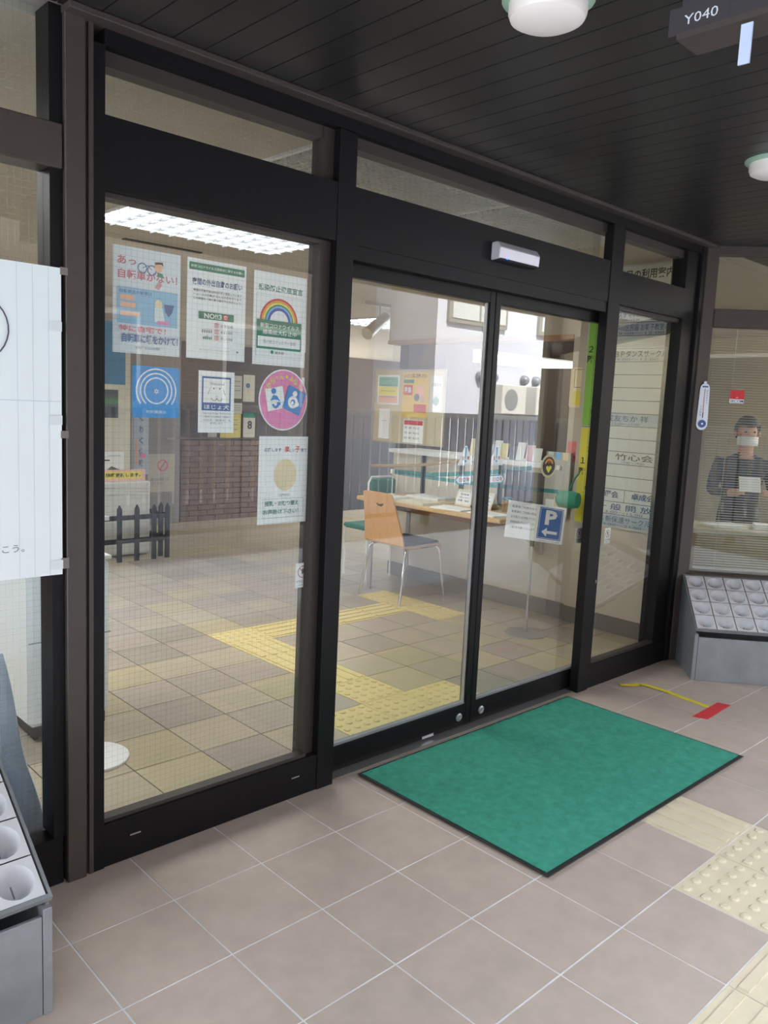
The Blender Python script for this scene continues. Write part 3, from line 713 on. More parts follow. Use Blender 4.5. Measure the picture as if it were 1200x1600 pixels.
s.text('授乳・おむつ替え', .13, .205, .80, .265, INKG, bold=.01); s.text('お声掛け下さい！', .10, .11, .80, .17, INKG, bold=.01)
def caution(x0, z0, x1, z1, lab):
    s = A4('sticker', x0, z0, x1, z1, lab, PAPER, cat='sticker', group='door caution stickers', corner=.003)
    w = x1-x0; h = z1-z0
    s.arc(.5, .64, w*.30, w*.36, 0, 360, INKP); s.line(.28, .80, .72, .48, w*.06, INKP)
    s.poly([(.42, .56), (.58, .56), (.60, .74), (.50, .80), (.42, .72)], INKGR)
    s.text('ドアにご注意', .10, .20, .92, .30, INK, bold=.02); s.text('手をはさまれないように', .2, .08, .8, .13, INKGR, bold=0.)
caution(.654, .764, .716, .853, 'small white hand caution sticker at the foot of the wired glass')
YP = .0545+.0205
caution(2.447, .772, 2.507, .852, 'small hand caution sticker on the right door leaf edge')
YP = .0605
caution(2.70, .752, 2.757, .836, 'small hand caution sticker on the narrow right panel')
caution(.815-.04, .76, .85, .85, 'hand caution sticker half hidden at the left door edge') if False else None

# ---- door safety stickers
def tri(x0, z0, x1, z1, lab):
    w, h = x1-x0, z1-z0
    s = Sheet('sticker', w, h, ((x0+x1)/2, .0765, z0), 0, PAPER, lab, 'sticker', 'caution triangles', shape=[(-w/2, .004), (w/2, .004), (w/2, .010), (.006, h), (-.006, h), (-w/2, .010)])
    s.poly([(.445, .93), (.555, .93), (.53, .36), (.47, .36)], TEAL); s.disc(.5, .25, .006, TEAL)
    s.text('注', .24, .30, .42, .50, INKR, bold=.02); s.text('意', .58, .30, .76, .50, INKR, bold=.02); s.text('ガラスにご注意ください', .1, .07, .9, .13, INKGR, bold=0.)
tri(1.513, 1.184, 1.607, 1.272, 'white caution triangle on the left door leaf')
tri(1.722, 1.181, 1.818, 1.272, 'white caution triangle on the right door leaf')
def arrow(x0, z0, x1, z1, d, lab):
    w, h = x1-x0, z1-z0
    sh = [(-w/2, h/2), (-w/2+.022, 0), (w/2, 0), (w/2, h), (-w/2+.022, h)] if d == 'l' else [(-w/2, 0), (w/2-.022, 0), (w/2, h/2), (w/2-.022, h), (-w/2, h)]
    s = Sheet('sticker', w, h, ((x0+x1)/2, .0765, z0), 0, TEAL, lab, 'sticker', 'automatic door arrows', shape=sh)
    s.poly([(.06, .5), (.22, .14), (.94, .14), (.94, .86), (.22, .86)] if d == 'l' else [(.06, .14), (.78, .14), (.94, .5), (.78, .86), (.06, .86)], PAPER)
    s.text('自', .26, .26, .42, .74, INKR, bold=.01); s.arc(.55, .5, .005, .009, 0, 360, TEAL); s.text('動', .68, .26, .84, .74, INKR, bold=.01)
arrow(1.498, 1.106, 1.609, 1.147, 'l', 'blue arrow sticker pointing left on the left door leaf')
arrow(1.724, 1.102, 1.838, 1.143, 'r', 'blue arrow sticker pointing right on the right door leaf')
ov = [(.062*math.cos(2*PI*k/NS), .056+.056*math.sin(2*PI*k/NS)) for k in range(NS)]
s = Sheet('sticker', .124, .112, (2.172, .0765, 1.118), 0, M('sticker_gold', (214, 200, 160), rough=.6), 'round dark sticker with gold heart on the right door leaf', 'sticker', shape=ov)
s.disc(.5, .5, .050, M('print_dark_brown', (70, 56, 60)), .90, 36)
s.arc(.5, .5, .026, .036, 20, 160, ORANGE); s.poly([(.5, .20), (.68, .40), (.66, .50), (.57, .52), (.5, .46), (.43, .52), (.34, .50), (.32, .40)], YEL); s.text('AED', .40, .62, .60, .72, M('print_rust', (196, 112, 60)), bold=.02)

# ---- thermometer and sticker on the angled window
bay_y = -.03
p = empty('thermometer', B0+U*.045+NN*-.018+Vector((0, 0, 1.37)), 'white wall thermometer with blue dial on the corner post', 'thermometer', rz=BD)
TW = M('thermo_white', (226, 232, 244), rough=.4)
body = [(.031*math.cos(math.radians(180+k*12)), .036+.036*math.sin(math.radians(180+k*12))) for k in range(16)]+[(.026*math.cos(math.radians(k*12)), .235+.03*math.sin(math.radians(k*12))) for k in range(16)]
part('case', MB().prism(body, lambda q: (q[0], -.006, q[1]), lambda q: (q[0], .004, q[1])), TW, p, local=True)
part('hanger', MB().lathe([(.008, 0), (.008, .008)], (0, 0, 0), 12).xform(Matrix.Translation((0, .004, .27)) @ Matrix.Rotation(PI/2, 4, 'X')), TW, p, local=True)
part('dial', MB().lathe([(.022, 0), (.022, .004), (.02, .005)], n=20).xform(Matrix.Translation((0, -.006, .036)) @ Matrix.Rotation(PI/2, 4, 'X')), M('dial_blue', (70, 90, 150), rough=.4), p, local=True)
part('dial_pin', MB().lathe([(.006, 0), (.006, .002)], n=10).xform(Matrix.Translation((0, -.011, .036)) @ Matrix.Rotation(PI/2, 4, 'X')), WHITE, p, local=True)
part('tube', box(-.002, -.009, .075, .002, -.006, .235), M('thermo_red', (190, 150, 150), rough=.3), p, local=True)
part('liquid', box(-.0022, -.0095, .07, .0022, -.0088, .10), INK, p, local=True)
part('maker_mark', box(-.016, -.0066, .243, .016, -.006, .250), INKB, p, local=True)
for st_, x, z0, z1 in (('60\n50\n40\n30\n20\n10', .014, .15, .23), ('0\n10\n20\n30', -.014, .08, .14)):
    s = Sheet('scale', .012, z1-z0, (x, -.0062, z0), 0, TW, None, None, t=.0002, parent=p); s.text(st_, .1, .02, .9, .98, INKB, bold=0.)
s = Sheet('sticker', .078, .075, B0+U*.239+NN*.026+Vector((0, 0, 1.532)), BD, PAPER, 'red and white security sticker on the angled window', 'sticker')
s.rect(0, .30, 1, 1, RED); s.text('SECOM', .04, .05, .96, .26, INKB, bold=.03); s.line(.42, .40, .5, .46, .0015, PAPER); s.line(.5, .46, .58, .40, .0015, PAPER)

# ================================================================== LOBBY THINGS
# ---- ceiling lamps: frame, lit diffuser, tubes, louvre blades
LIT = M('lamp_diffuser_lit', (255, 252, 248), emit=7.0); TUBE = M('lamp_tube_lit', (250, 252, 255), emit=10); UNLIT = M('lamp_diffuser_off', (176, 172, 164), rough=.6)
LOUV = M('louvre_blade', (120, 124, 130), rough=.4)
def louvre(x0, y0, x1, y1, z, lit, lab, group, ncx, ncy, depth=.05):
    p = empty('ceiling_light', ((x0+x1)/2, (y0+y1)/2, z), lab, 'ceiling light', group)
    f = MB(); t = .02
    f.box(x0-t, y0-t, z-.012, x1+t, y0, z-.0005); f.box(x0-t, y1, z-.012, x1+t, y1+t, z-.0005); f.box(x0-t, y0, z-.012, x0, y1, z-.0005); f.box(x1, y0, z-.012, x1+t, y1, z-.0005)
    part('frame', f, WHITE, p)
    part('diffuser', box(x0, y0, z-.006, x1, y1, z-.001), LIT if lit else UNLIT, p)
    b = MB()
    for k in range(1, ncx): b.box(x0+(x1-x0)*k/ncx-.002, y0, z-.012-depth*.3, x0+(x1-x0)*k/ncx+.002, y1, z-.008)
    for k in range(1, ncy): b.box(x0, y0+(y1-y0)*k/ncy-.002, z-.012-depth*.3, x1, y0+(y1-y0)*k/ncy+.002, z-.008)
    o = part('louvre_grid', b, LOUV if lit else M('louvre_blade_off', (226, 222, 214), rough=.5), p); o['kind'] = 'stuff'
    return p
louvre(.93, 1.20, 2.17, 2.42, 2.40, True, 'large lit louvre ceiling light over the lobby floor behind the posters', 'lit louvre ceiling lights', 10, 10)
louvre(5.25, 4.6, 6.45, 5.5, 2.40, True, 'lit louvre ceiling light far back beyond the spotlight', 'lit louvre ceiling lights', 10, 4)
louvre(-1.6, 1.20, -.4, 2.42, 2.40, True, 'added fill light panel out of view behind the left window', 'lit louvre ceiling lights', 8, 8)  # unseen panel, added to brighten the lobby
louvre(-1.6, 3.6, -.4, 4.8, 2.40, True, 'added fill light panel out of view at the left end of the lobby', 'lit louvre ceiling lights', 8, 8)  # another out-of-view panel, added as lobby fill
louvre(5.6, 3.0, 7.4, 4.0, 2.40, True, 'added fill light panel hidden in the corridor behind the reception', 'lit louvre ceiling lights', 8, 8)  # hidden by the reception header; added for light at the back
louvre(.92, .28, 1.98, .98, 2.40, False, 'unlit grid ceiling panel behind the long transom, left one', 'unlit grid ceiling panels', 30, 20)
louvre(2.06, .28, 3.04, .98, 2.40, False, 'unlit grid ceiling panel behind the long transom, right one', 'unlit grid ceiling panels', 28, 20)
louvre(5.3, -1.4, 8.2, -.7, 2.40, True, 'added fill light panel out of view in the office', 'lit louvre ceiling lights', 8, 5)  # beyond the right edge of view, added to lighten the office
louvre(5.6, -2.1, 8.2, -1.5, 2.40, True, 'added fill light panel out of view by the street side of the office', 'lit louvre ceiling lights', 6, 8)  # second unseen office panel, put in for extra brightness
louvre(4.1, 1.6, 4.7, 2.5, 2.40, True, 'added fill light panel hidden in the office behind the reception', 'lit louvre ceiling lights', 8, 5)  # added out of sight to light the reception opening
thing('air_slot', box(1.34, 2.83, 2.392, 1.90, 2.87, 2.3995), M('slot_dark', (70, 66, 62), rough=.6), 'dark air slot in the ceiling above the bicycle poster', 'vent')
p = empty('downlight', (3.50, 2.58, 2.40), 'small round downlight in the ceiling before the reception header', 'downlight')
part('trim_ring', MB().lathe([(.05, -.006), (.07, -.006), (.072, 0)], (3.50, 2.58, 2.3995), 24), M('downlight_ring', (150, 140, 128), rough=.4), p)
part('bulb', MB().lathe([(.015, -.02), (.03, -.012), (.032, -.005)], (3.50, 2.58, 2.3995), 16), M('bulb_lit', (255, 244, 220), emit=6), p, smooth=True)
p = empty('spotlight', (4.35, 3.75, 2.40), 'white track spotlight hanging from the lobby ceiling', 'spotlight')
part('track', box(4.2, 3.73, 2.375, 5.0, 3.77, 2.3995), WHITE, p)
part('stem', MB().tube([(4.42, 3.75, 2.38), (4.42, 3.75, 2.28)], .012, 8), WHITE, p)
part('head', MB().tube([(4.50, 3.75, 2.28), (4.28, 3.70, 2.14), (4.20, 3.68, 2.09)], [.05, .055, .06], 14), M('spot_white', (226, 214, 196), rough=.4), p, smooth=True)

# ---- boards on the cream pillar
XB = WXR-.0315
def wallsheet(name, y0, z0, y1, z1, mat, label, cat, x=XB, t=.012, **k):
    return Sheet(name, y1-y0, z1-z0, (x-t, (y0+y1)/2, z0), -PI/2, mat, label, cat, t=t, **k)
BRD = M('board_white', (214, 220, 214), rough=.45); FRM = M('board_frame', (206, 208, 210), rough=.35, metal=.4)
s = wallsheet('schedule_board', .235, .70, .735, 2.372, FRM, 'white room schedule board with ruled rows and blue handwriting', 'board', t=.018)
s.rect(.015, .006, .985, .994, BRD, 'board_face')
s.text('本日の利用案内', .12, .945, .88, .982, INK, bold=.02)
nr = 18; z0r, z1r = .885, .006
ROW = lambda k: z0r+(z1r-z0r)*k/nr
for k in range(0, nr): s.line(.015, ROW(k), .985, ROW(k), .0035, INK, name='row_line')
HW = M('marker_blue', (84, 104, 150), rough=.8)
def row(k, st_, x0=.16, x1=.9, m=HW, sub=None):
    a, b = ROW(k+1), ROW(k); s.text(st_, x0, a+(b-a)*.34, x1, a+(b-a)*.86, m, bold=.006)
    if sub: s.text(sub, x0+.1, a+(b-a)*.08, x1-.12, a+(b-a)*.26, HW, bold=0.)
for k in (2, 9, 17): s.rect(.02, ROW(k+1)+.002, .98, ROW(k)-.002, M('board_row_tint', (184, 198, 208), rough=.5), 'row_tint')
row(1, 'システィバレエ', .10, .60, sub='13:00～15:00'); row(2, '江戸川区民謡 お囃子教室の会', .10, .95, sub='9:00～12:00')
row(4, 'ＪＢＰダンスサークル', .10, .90, INK, '9:00～12:00'); row(9, '成友ちか 祥', .12, .72, sub='13:00～17:00'); row(12, '竹心会', .30, .84, INK, '17:00～19:00')
a, b = ROW(16), ROW(15)
for q, (t0, u0, u1) in enumerate((('土曜会', .06, .40), ('卓成会', .58, .90))): s.text(t0, u0, a+(b-a)*.3, u1, a+(b-a)*.85, INKB, bold=.015)
s.line(.48, a, .48, b, .003, INK); row(16, '一 般 開 放', .08, .88, INKB, '13:00～15:00'); row(17, 'ＴＳ新保連サークル', .06, .88, HW, '19:00～21:00')
s = wallsheet('floor_guide', .752, .69, .862, 2.06, FRM, 'tall green and yellow floor guide board beside the schedule board', 'board', t=.018)
s.rect(.04, .485, .96, .99, LIME); s.rect(.04, .012, .96, .475, YEL)
s.line(.55, .012, .55, .99, .002, INK); s.line(.04, .48, .96, .48, .003, INK)
s.text('２', .14, .835, .46, .865, INK, bold=.01); s.text('階', .08, .785, .50, .82, INK, bold=.02); s.text('１', .16, .30, .46, .33, INK, bold=.01); s.text('階', .08, .245, .50, .28, INK, bold=.02)
for zz, t0 in ((.93, '集会室'), (.72, '和室'), (.60, '大広間'), (.42, '事務室'), (.20, 'ホール')):
    for q, ch in enumerate(t0): s.text(ch, .62, zz-.028*q, .90, zz-.028*q+.022, INK, bold=.01)
for zz in (.9, .75, .62, .36, .16): s.line(.55, zz, .96, zz, .0018, INK)
s = wallsheet('notice', .873, 1.10, .90, 1.245, M('notice_red', (232, 128, 128), rough=.7), 'coral red notice on the pillar beside the floor guide', 'notice', t=.001) if False else None
s = Sheet('notice', .085, .14, (WXR-.0015, .945, 1.10), -PI/2, M('notice_red', (232, 128, 128), rough=.7), 'coral red notice on the wall beside the floor guide', 'notice')
for k in range(3): s.line(.5, .72-.08*k, .92, .72-.08*k, .002, PEACH)
s.line(.62, .30, .80, .18, .006, INKR)
s = Sheet('notice', .10, .27, (WXR-.0015, .955, 1.47), -PI/2, CREAM, 'pale notice in a clear sleeve above the coral notice', 'notice', corner=.015)
s.frame(.30, .5, .98, .95, .003, INK); s.rect(.35, .06, .95, .42, YEL)

# ---- bulletin board and vinyl sheet at the reception opening
s = Sheet('bulletin_board', .80, .60, (WXR-.075, 2.49, 1.12), -PI/2, M('board_cream', (206, 192, 158), rough=.6), 'cream bulletin board with colourful flyers at the reception opening', 'bulletin board', t=.015)
s.frame(0, 0, 1, 1, .012, M('board_rim', (190, 178, 156), rough=.5))
def flyer(y0, z0, y1, z1, mat, lab):
    w = (y1-y0)*.80; h = (z1-z0)*.60
    return Sheet('flyer', w, h, (WXR-.0765-.001, 2.89-.80*(y0+y1)/2, 1.12+.60*z0), -PI/2, mat, lab, 'flyer', 'flyers on the bulletin board')
s = flyer(.05, .52, .37, .92, PAPER, 'flyer with green, yellow and pink bands, upper left on the board')
s.rect(.06, .62, .94, .94, M('flyer_green', (120, 190, 160))); s.rect(.06, .32, .94, .60, YEL); s.rect(.06, .05, .94, .30, PEACH)
for k in range(4): s.line(.16, .86-.2*k, .84, .86-.2*k, .004, INKGR)
s = flyer(.42, .36, .78, .96, M('flyer_yellow', (232, 196, 90), rough=.7), 'yellow and red festival flyer in the middle of the board')
s.text('よいビンゴ祭ご応募ください', .05, .88, .95, .97, INK, bold=.02); s.rect(.05, .50, .40, .72, INKR); s.rect(.05, .76, .45, .84, INKG); s.disc(.70, .55, .055, PEACH, 1.2); s.disc(.58, .45, .03, INKGR); s.disc(.80, .42, .03, M('print_skin', (224, 178, 150))); s.rect(.48, .12, .96, .30, INKR); s.text('募集', .08, .54, .36, .68, WHITE, bold=.02)
s = flyer(.46, .02, .74, .33, PAPER, 'white flyer with red heading, lowest on the board'); s.rect(.03, .78, .97, .97, INKR)
for k in range(3): s.text('日時・場所・申込方法', .06, .60-.22*k, .8, .70-.22*k, INKGR, bold=.005)
s = flyer(.09, .05, .25, .46, PAPER, 'plain white slip at the lower left of the board'); s.line(.25, .6, .75, .6, .002, INKGR)
s = flyer(.81, .45, .97, .92, M('flyer_grey', (206, 208, 196), rough=.7), 'pale flyer with green circle at the board edge'); s.disc(.5, .3, .035, INKG); s.text('お知らせ', .1, .7, .9, .8, INKGR, bold=.005)
v = MB(); ny_, nz_ = 40, 16
vs = []
for j in range(nz_+1):
    for i in range(ny_+1):
        u = i/ny_; w = j/nz_; vs.append((WXR-.045+.006*math.sin(u*34+w*3)*(1-w*.6)+.004*math.sin(u*11-w*9), 1.06+1.66*u, 1.072+.855*w))
v.add(vs, [(j*(ny_+1)+i, j*(ny_+1)+i+1, (j+1)*(ny_+1)+i+1, (j+1)*(ny_+1)+i) for j in range(nz_) for i in range(ny_)])
thing('vinyl_curtain', v, VINYL, 'clear vinyl splash curtain hung across the reception opening', 'curtain', smooth=True)
thing('handrail', MB().tube([(WXR-.06, 2.9, .905), (WXR-.06, 2.4, .95), (WXR-.06, 1.9, 1.03)], .014, 10), M('handrail_wood', (196, 170, 138), rough=.4), 'thin wooden handrail along the white counter wall', 'handrail', smooth=True)

# ---- table and chairs
p = empty('reading_table', (3.30, 1.65, 0), 'long wooden table against the white counter wall', 'table')
part('table_top', box(3.03, 1.02, .70, 3.62, 2.42, .73), WOODT, p, bevel=.006)
part('apron', box(3.12, 1.06, .655, 3.60, 2.37, .70), M('apron_wood', (150, 112, 74), rough=.5), p)
part('wall_bracket', MB().prism([(3.25, .66), (3.66, .66), (3.66, .42)], lambda q: (q[0], 1.12, q[1]), lambda q: (q[0], 1.15, q[1])), WALLW, p)
for x in (3.13, 3.53):
    part('leg', MB().tube([(x, 2.34, 0), (x, 2.34, .66)], .018, 10), ALU, p, smooth=True)
# plywood chair facing the table
p = empty('plywood_chair', (3.17, 2.03, 0), 'plywood shell chair with black seat pad and chrome legs at the table', 'chair')
def ell(cx, cz, a, b, s0, s1, n=10): return [(cx+a*math.cos(math.radians(s0+(s1-s0)*k/n)), cz+b*math.sin(math.radians(s0+(s1-s0)*k/n))) for k in range(n+1)]
outl = [(-.165, 0)]+[(-.165-.02*math.sin(PI*t/6)+.015*t/6, .06*t) for t in range(1, 5)]
hw = lambda z: .205-.052*(z/.32)**1.0
outline = [(-hw(z), z) for z in (0, .08, .16, .24, .30)]+ell(-hw(.32)+.03, .33, .03, .022, 180, 90, 4)+ell(hw(.32)-.03, .33, .03, .022, 90, 0, 4)+[(hw(z), z) for z in (.30, .24, .16, .08, 0)]
hole = [(-.05, .272)]+ell(0, .272, .05, .030, 180, 360, 8)[1:]
# hole shaped like a smile
hole = ell(0, .278, .050, .034, 182, 358, 8)+[(.025, .268), (0, .264), (-.025, .268)]
loops = [outline, hole]; flat = outline+hole
tri_ = tessellate_polygon([[Vector((a, b, 0)) for a, b in l] for l in loops])
def backmap(a, b, o): return (2.955-.085*(b/.35)**1.2+.030*(a/.2)**2*0+o, 2.02-a, .455+b)
n_ = len(flat); vs = [backmap(a, b, 0) for a, b in flat]+[backmap(a, b, .012) for a, b in flat]
fs = [tuple(t) for t in tri_]+[tuple(i+n_ for i in reversed(t)) for t in tri_]
o0 = 0
for l in loops:
    m_ = len(l); fs += [(o0+i, o0+(i+1) % m_, n_+o0+(i+1) % m_, n_+o0+i) for i in range(m_)]; o0 += m_
part('backrest', MB().add(vs, fs), WOOD, p)
prof = [(2.955, .455), (2.958, .435), (2.972, .420), (3.0, .412), (3.1, .410), (3.25, .416), (3.36, .412), (3.385, .395)]
se = MB(); vs = []
for i, (x, z) in enumerate(prof):
    w_ = .205 if i < 4 else .205-.005*(i-4)
    for yy, oo in ((-w_, 0), (w_, 0), (w_, .012), (-w_, .012)): vs.append((x+(oo if i < 3 else 0), 2.02+yy, z+(oo if i >= 3 else 0)))
fs = [(4*i+a, 4*i+(a+1) % 4, 4*i+4+(a+1) % 4, 4*i+4+a) for i in range(len(prof)-1) for a in range(4)]+[(0, 1, 2, 3), tuple(4*(len(prof)-1)+a for a in (3, 2, 1, 0))]
part('seat', se.add(vs, fs), WOOD, p)
part('seat_pad', box(3.0, 1.835, .422, 3.36, 2.205, .446), M('seat_black', (20, 20, 22), rough=.6), p, bevel=.010)
for sy in (-1, 1):
    part('leg', MB().tube([(2.935, 2.02+sy*.215, 0), (3.0, 2.02+sy*.19, .38), (3.02, 2.02+sy*.17, .402)], .0095, 10), CHROME, p, smooth=True)
    part('leg', MB().tube([(3.42, 2.02+sy*.205, 0), (3.36, 2.02+sy*.185, .38), (3.34, 2.02+sy*.165, .402)], .0095, 10), CHROME, p, smooth=True)
    part('seat_rail', MB().tube([(3.02, 2.02+sy*.17, .402), (3.34, 2.02+sy*.165, .402)], .0095, 8), CHROME, p, smooth=True)
# green chair at the far end of the table
p = empty('padded_chair', (3.46, 2.62, 0), 'green padded chair with white frame at the far end of the table', 'chair')
GRN = M('chair_green', (60, 132, 120), rough=.7)
part('backrest', box(3.33, 2.57, .62, 3.60, 2.60, .83), GRN, p, bevel=.012)
part('back_frame', MB().tube([(3.32, 2.60, .42), (3.32, 2.60, .80), (3.345, 2.60, .845), (3.585, 2.60, .845), (3.61, 2.60, .80), (3.61, 2.60, .42)], .009, 8), WHITE, p, smooth=True)
part('seat', box(3.32, 2.58, .40, 3.61, 2.90, .44), GRN, p, bevel=.012)
for x in (3.33, 3.60):
    for y in (2.60, 2.88): part('leg', MB().tube([(x, y, 0), (x, y, .41)], .009, 8), WHITE, p)
# things lying on the table
TZ = .7303
random.seed(3)
for i, (x, y, a, w, l, m, lab) in enumerate(((3.17, 2.22, .08, .20, .28, PAPER, 'open magazine at the far end of the table'), (3.16, 1.87, -.06, .20, .28, M('mag_cream', (226, 220, 200)), 'cream magazine behind the chair back on the table'),
        (3.47, 2.06, .05, .22, .34, PAPER, 'newspaper beside the green chair on the table'), (3.15, 1.54, .1, .18, .27, PAPER, 'sheet of paper at the middle of the table edge'),
        (3.42, 1.79, .03, .20, .14, M('mag_tan', (198, 176, 140)), 'tan booklet near the card stand on the table'), (3.17, 1.22, -.15, .18, .26, PAPER, 'sheet of paper before the card stands'))):
    mb = MB(); n = 4 if i < 3 else 2
    for k in range(n): mb.box(-w/2+.004*k, -l/2+.003*k, .004*k, w/2-.002*k, l/2-.004*k, .004*k+.0035)
    o = thing('magazine' if i != 2 else 'newspaper', mb.xform(Matrix.Translation((x, y, TZ)) @ Matrix.Rotation(a, 4, 'Z')), m, lab, 'magazine' if i != 2 else 'newspaper', 'papers on the table')
def card(y, lab, lines):
    p = empty('card_stand', (3.40, y, TZ), lab, 'card stand', 'card stands on the table')
    prof = [(-.045, 0), (-.004, .115), (0, .115), (.045, 0), (.041, 0), (-.002, .108), (-.041, 0)]
    part('folded_card', MB().prism(prof, lambda q: (3.40+q[0], y-.075, TZ+q[1]), lambda q: (3.40+q[0], y+.075, TZ+q[1])), M('card_cream', (238, 230, 206)), p)
    s = Sheet('print', .13, .09, Vector((3.40-.0425, y, TZ+.012))-ORG[p.name], -PI/2, PAPER, None, None, t=.0003, parent=p)
    s.o.rotation_euler = (-math.radians(19), 0, -PI/2)
    for k, t0 in enumerate(lines): s.text(t0, .2 if k == 0 else .1, .72-.26*k, .8 if k == 0 else .9, .88-.26*k, INK if k != 2 else INKB, bold=.01)
card(1.63, 'folded card stand on the table, the left one', ('利用者', 'ご記入ください', '新聞・雑誌'))
card(1.44, 'folded card stand on the table, the right one', ('閲覧用', 'お持ち帰りは', 'できません'))
p = empty('glass_jar', (3.42, 1.27, TZ), 'small glass jar with brown contents on the table', 'jar')
part('jar', MB().lathe([(.04, 0), (.045, .01), (.045, .06), (.036, .08)], (3.42, 1.27, TZ), 18), M('jar_tan', (150, 120, 70), rough=.15), p, smooth=True)
part('lid', MB().lathe([(.038, .08), (.038, .095), (.03, .098)], (3.42, 1.27, TZ), 18), M('jar_lid_blue', (90, 130, 150), rough=.4), p, smooth=True)
# tape barrier above the table
p = empty('tape_stand', (3.35, 2.35, TZ), 'thin white rod standing on the table holding teal tape', 'stand')
part('rod', MB().tube([(3.36, 2.37, TZ), (3.32, 2.33, .93)], .004, 8), WHITE, p); part('foot', MB().lathe([(.03, 0), (.03, .006)], (3.36, 2.37, TZ), 16), WHITE, p); part('clip', box(3.305, 2.322, .90, 3.335, 2.34, .935), WHITE, p)
def strip(pts, h, name, lab):
    mb = MB()
    for a, b in zip(pts, pts[1:]):
        mb.add([(a[0], a[1], a[2]), (b[0], b[1], b[2]), (b[0], b[1], b[2]+h), (a[0], a[1], a[2]+h), (a[0]+.001, a[1], a[2]), (b[0]+.001, b[1], b[2]), (b[0]+.001, b[1], b[2]+h), (a[0]+.001, a[1], a[2]+h)],
               [(0, 1, 2, 3), (7, 6, 5, 4), (3, 2, 6, 7), (0, 4, 5, 1), (0, 3, 7, 4), (1, 5, 6, 2)])
    thing(name, mb, TEALCLEAR, lab, 'tape', 'teal barrier tapes')
strip([(3.32, 2.31, .900), (3.31, 1.9, .915), (3.30, 1.4, .975), (3.30, 1.0, 1.045)], .032, 'barrier_tape', 'upper clear teal barrier tape above the table')
strip([(3.325, 2.31, .895), (3.315, 1.9, .893), (3.305, 1.4, .895), (3.30, .78, .915)], .026, 'barrier_tape', 'lower clear teal barrier tape above the table')
p = empty('cloth_bag', (3.50, .84, .80), 'green rolled bag hanging from the pillar at the end of the teal tape', 'bag')
part('body', MB().lathe([(.03, 0), (.055, .02), (.06, .10), (.05, .15), (.02, .155)], (0, 0, 0), 18).xform(Matrix.Translation((3.50, .92, .86)) @ Matrix.Rotation(PI/2, 4, 'X') @ Matrix.Rotation(.15, 4, 'Y')), M('roll_green', (60, 160, 130), rough=.6), p, smooth=True)
part('strap', MB().tube([(3.50, .84, .91), (3.58, .845, 1.0), (WXR-.032, .85, 1.04)], .006, 6), M('roll_green', (60, 160, 130), rough=.6), p)
part('hook', box(WXR-.05, .84, 1.03, WXR-.03, .86, 1.05), ALU, p)
# brochure racks on the counter ledge
p0 = Vector((WXR+.06, 1.3, 1.07))
for i in range(9):
    y = 1.27+.075*i; h = .10+.05*((i*7) % 3)/3
    m = (PAPER, M('bro_pink', (236, 190, 190)), PAPER, M('bro_dark', (90, 92, 98)), M('bro_yel', (230, 214, 130)), PAPER, M('bro_blue', (170, 200, 220)), PAPER, CREAM)[i]
    b = thing('brochure', MB().box(-.004, -.034, 0, .004, .034, h).xform(Matrix.Translation((WXR+.04+.015*(i % 2), y, 1.071)) @ Matrix.Rotation(.18, 4, 'Y')), m, 'upright brochure on the counter ledge, number %s from the pillar' % ('one', 'two', 'three', 'four', 'five', 'six', 'seven', 'eight', 'nine')[i], 'brochure', 'brochures on the counter ledge')
s = Sheet('leaflet_holder', .20, .44, (WXR-.04, 1.03, .72), -PI/2, M('clear_grey', (186, 184, 176), rough=.4), 'grey leaflet holder on the wall below the coral notice', 'leaflet holder', t=.02)
s.rect(.1, .05, .5, .25, PAPER); s.rect(.45, .06, .9, .28, CREAM)
for k in range(3): s.rect(.08+.3*k, .88, .30+.3*k, 1.0, (PAPER, LBLUE, CREAM)[k])
# dark cabinet in the office behind the opening
p = empty('office_cabinet', (4.95, 1.65, 0), 'tall dark cabinet in the office behind the reception opening', 'cabinet')
part('body', box(4.75, 1.25, 0, 5.15, 2.05, 1.80), M('cabinet_dark', (70, 62, 56), rough=.5), p)
for k in range(2): d = part('door', box(4.735, 1.26+.40*k, .05, 4.75, 1.64+.40*k, 1.77), M('cabinet_door', (78, 68, 60), rough=.45), p); part('handle', box(4.722, 1.60+.40*k, .95, 4.735, 1.615+.40*k, 1.10), ALU, d)

# ---- parking sign on its stand
p = empty('parking_sign', (3.15, .845, 0), 'white and blue parking notice on a slim silver stand', 'sign')
part('base', MB().lathe([(.135, 0), (.135, .006), (.06, .012), (.02, .016)], (3.15, .845, 0), 32), ALU, p, smooth=True)
part('pole', MB().tube([(3.15, .845, .01), (3.15, .845, .60)], .008, 10), ALU, p, smooth=True)
part('grip', MB().tube([(3.15, .845, .575), (3.15, .845, .66)], .013, 10), BLACKR, p)
s = Sheet('notice_board', .375, .235, Vector((3.135, .83, .615))-ORG[p.name], math.radians(-42), PAPER, None, None, t=.006, parent=p)
s.o.rotation_euler = (math.radians(-10), math.radians(6), math.radians(-42))
s.rect(.55, .09, .96, .95, BLUEP); s.frame(.565, .11, .945, .93, .0022, PAPER); s.text('P', .66, .48, .86, .88, WHITE, bold=.04)
s.poly([(.62, .28), (.71, .40), (.71, .32), (.89, .32), (.89, .24), (.71, .24), (.71, .16)], WHITE)
for k, t0 in enumerate(('駐車場ご利用の方へ', '駐車場をご利用の際は', '必ず窓口へお声掛け下さい', '駐車券を取って入ってください', 'ご協力をお願いいたします')): s.text(t0, .07, .82-.14*k, .50, .89-.14*k, INKGR, bold=.008)
s.text('西小岩コミュニティ会館', .60, .02, .95, .06, INKGR, bold=0.)

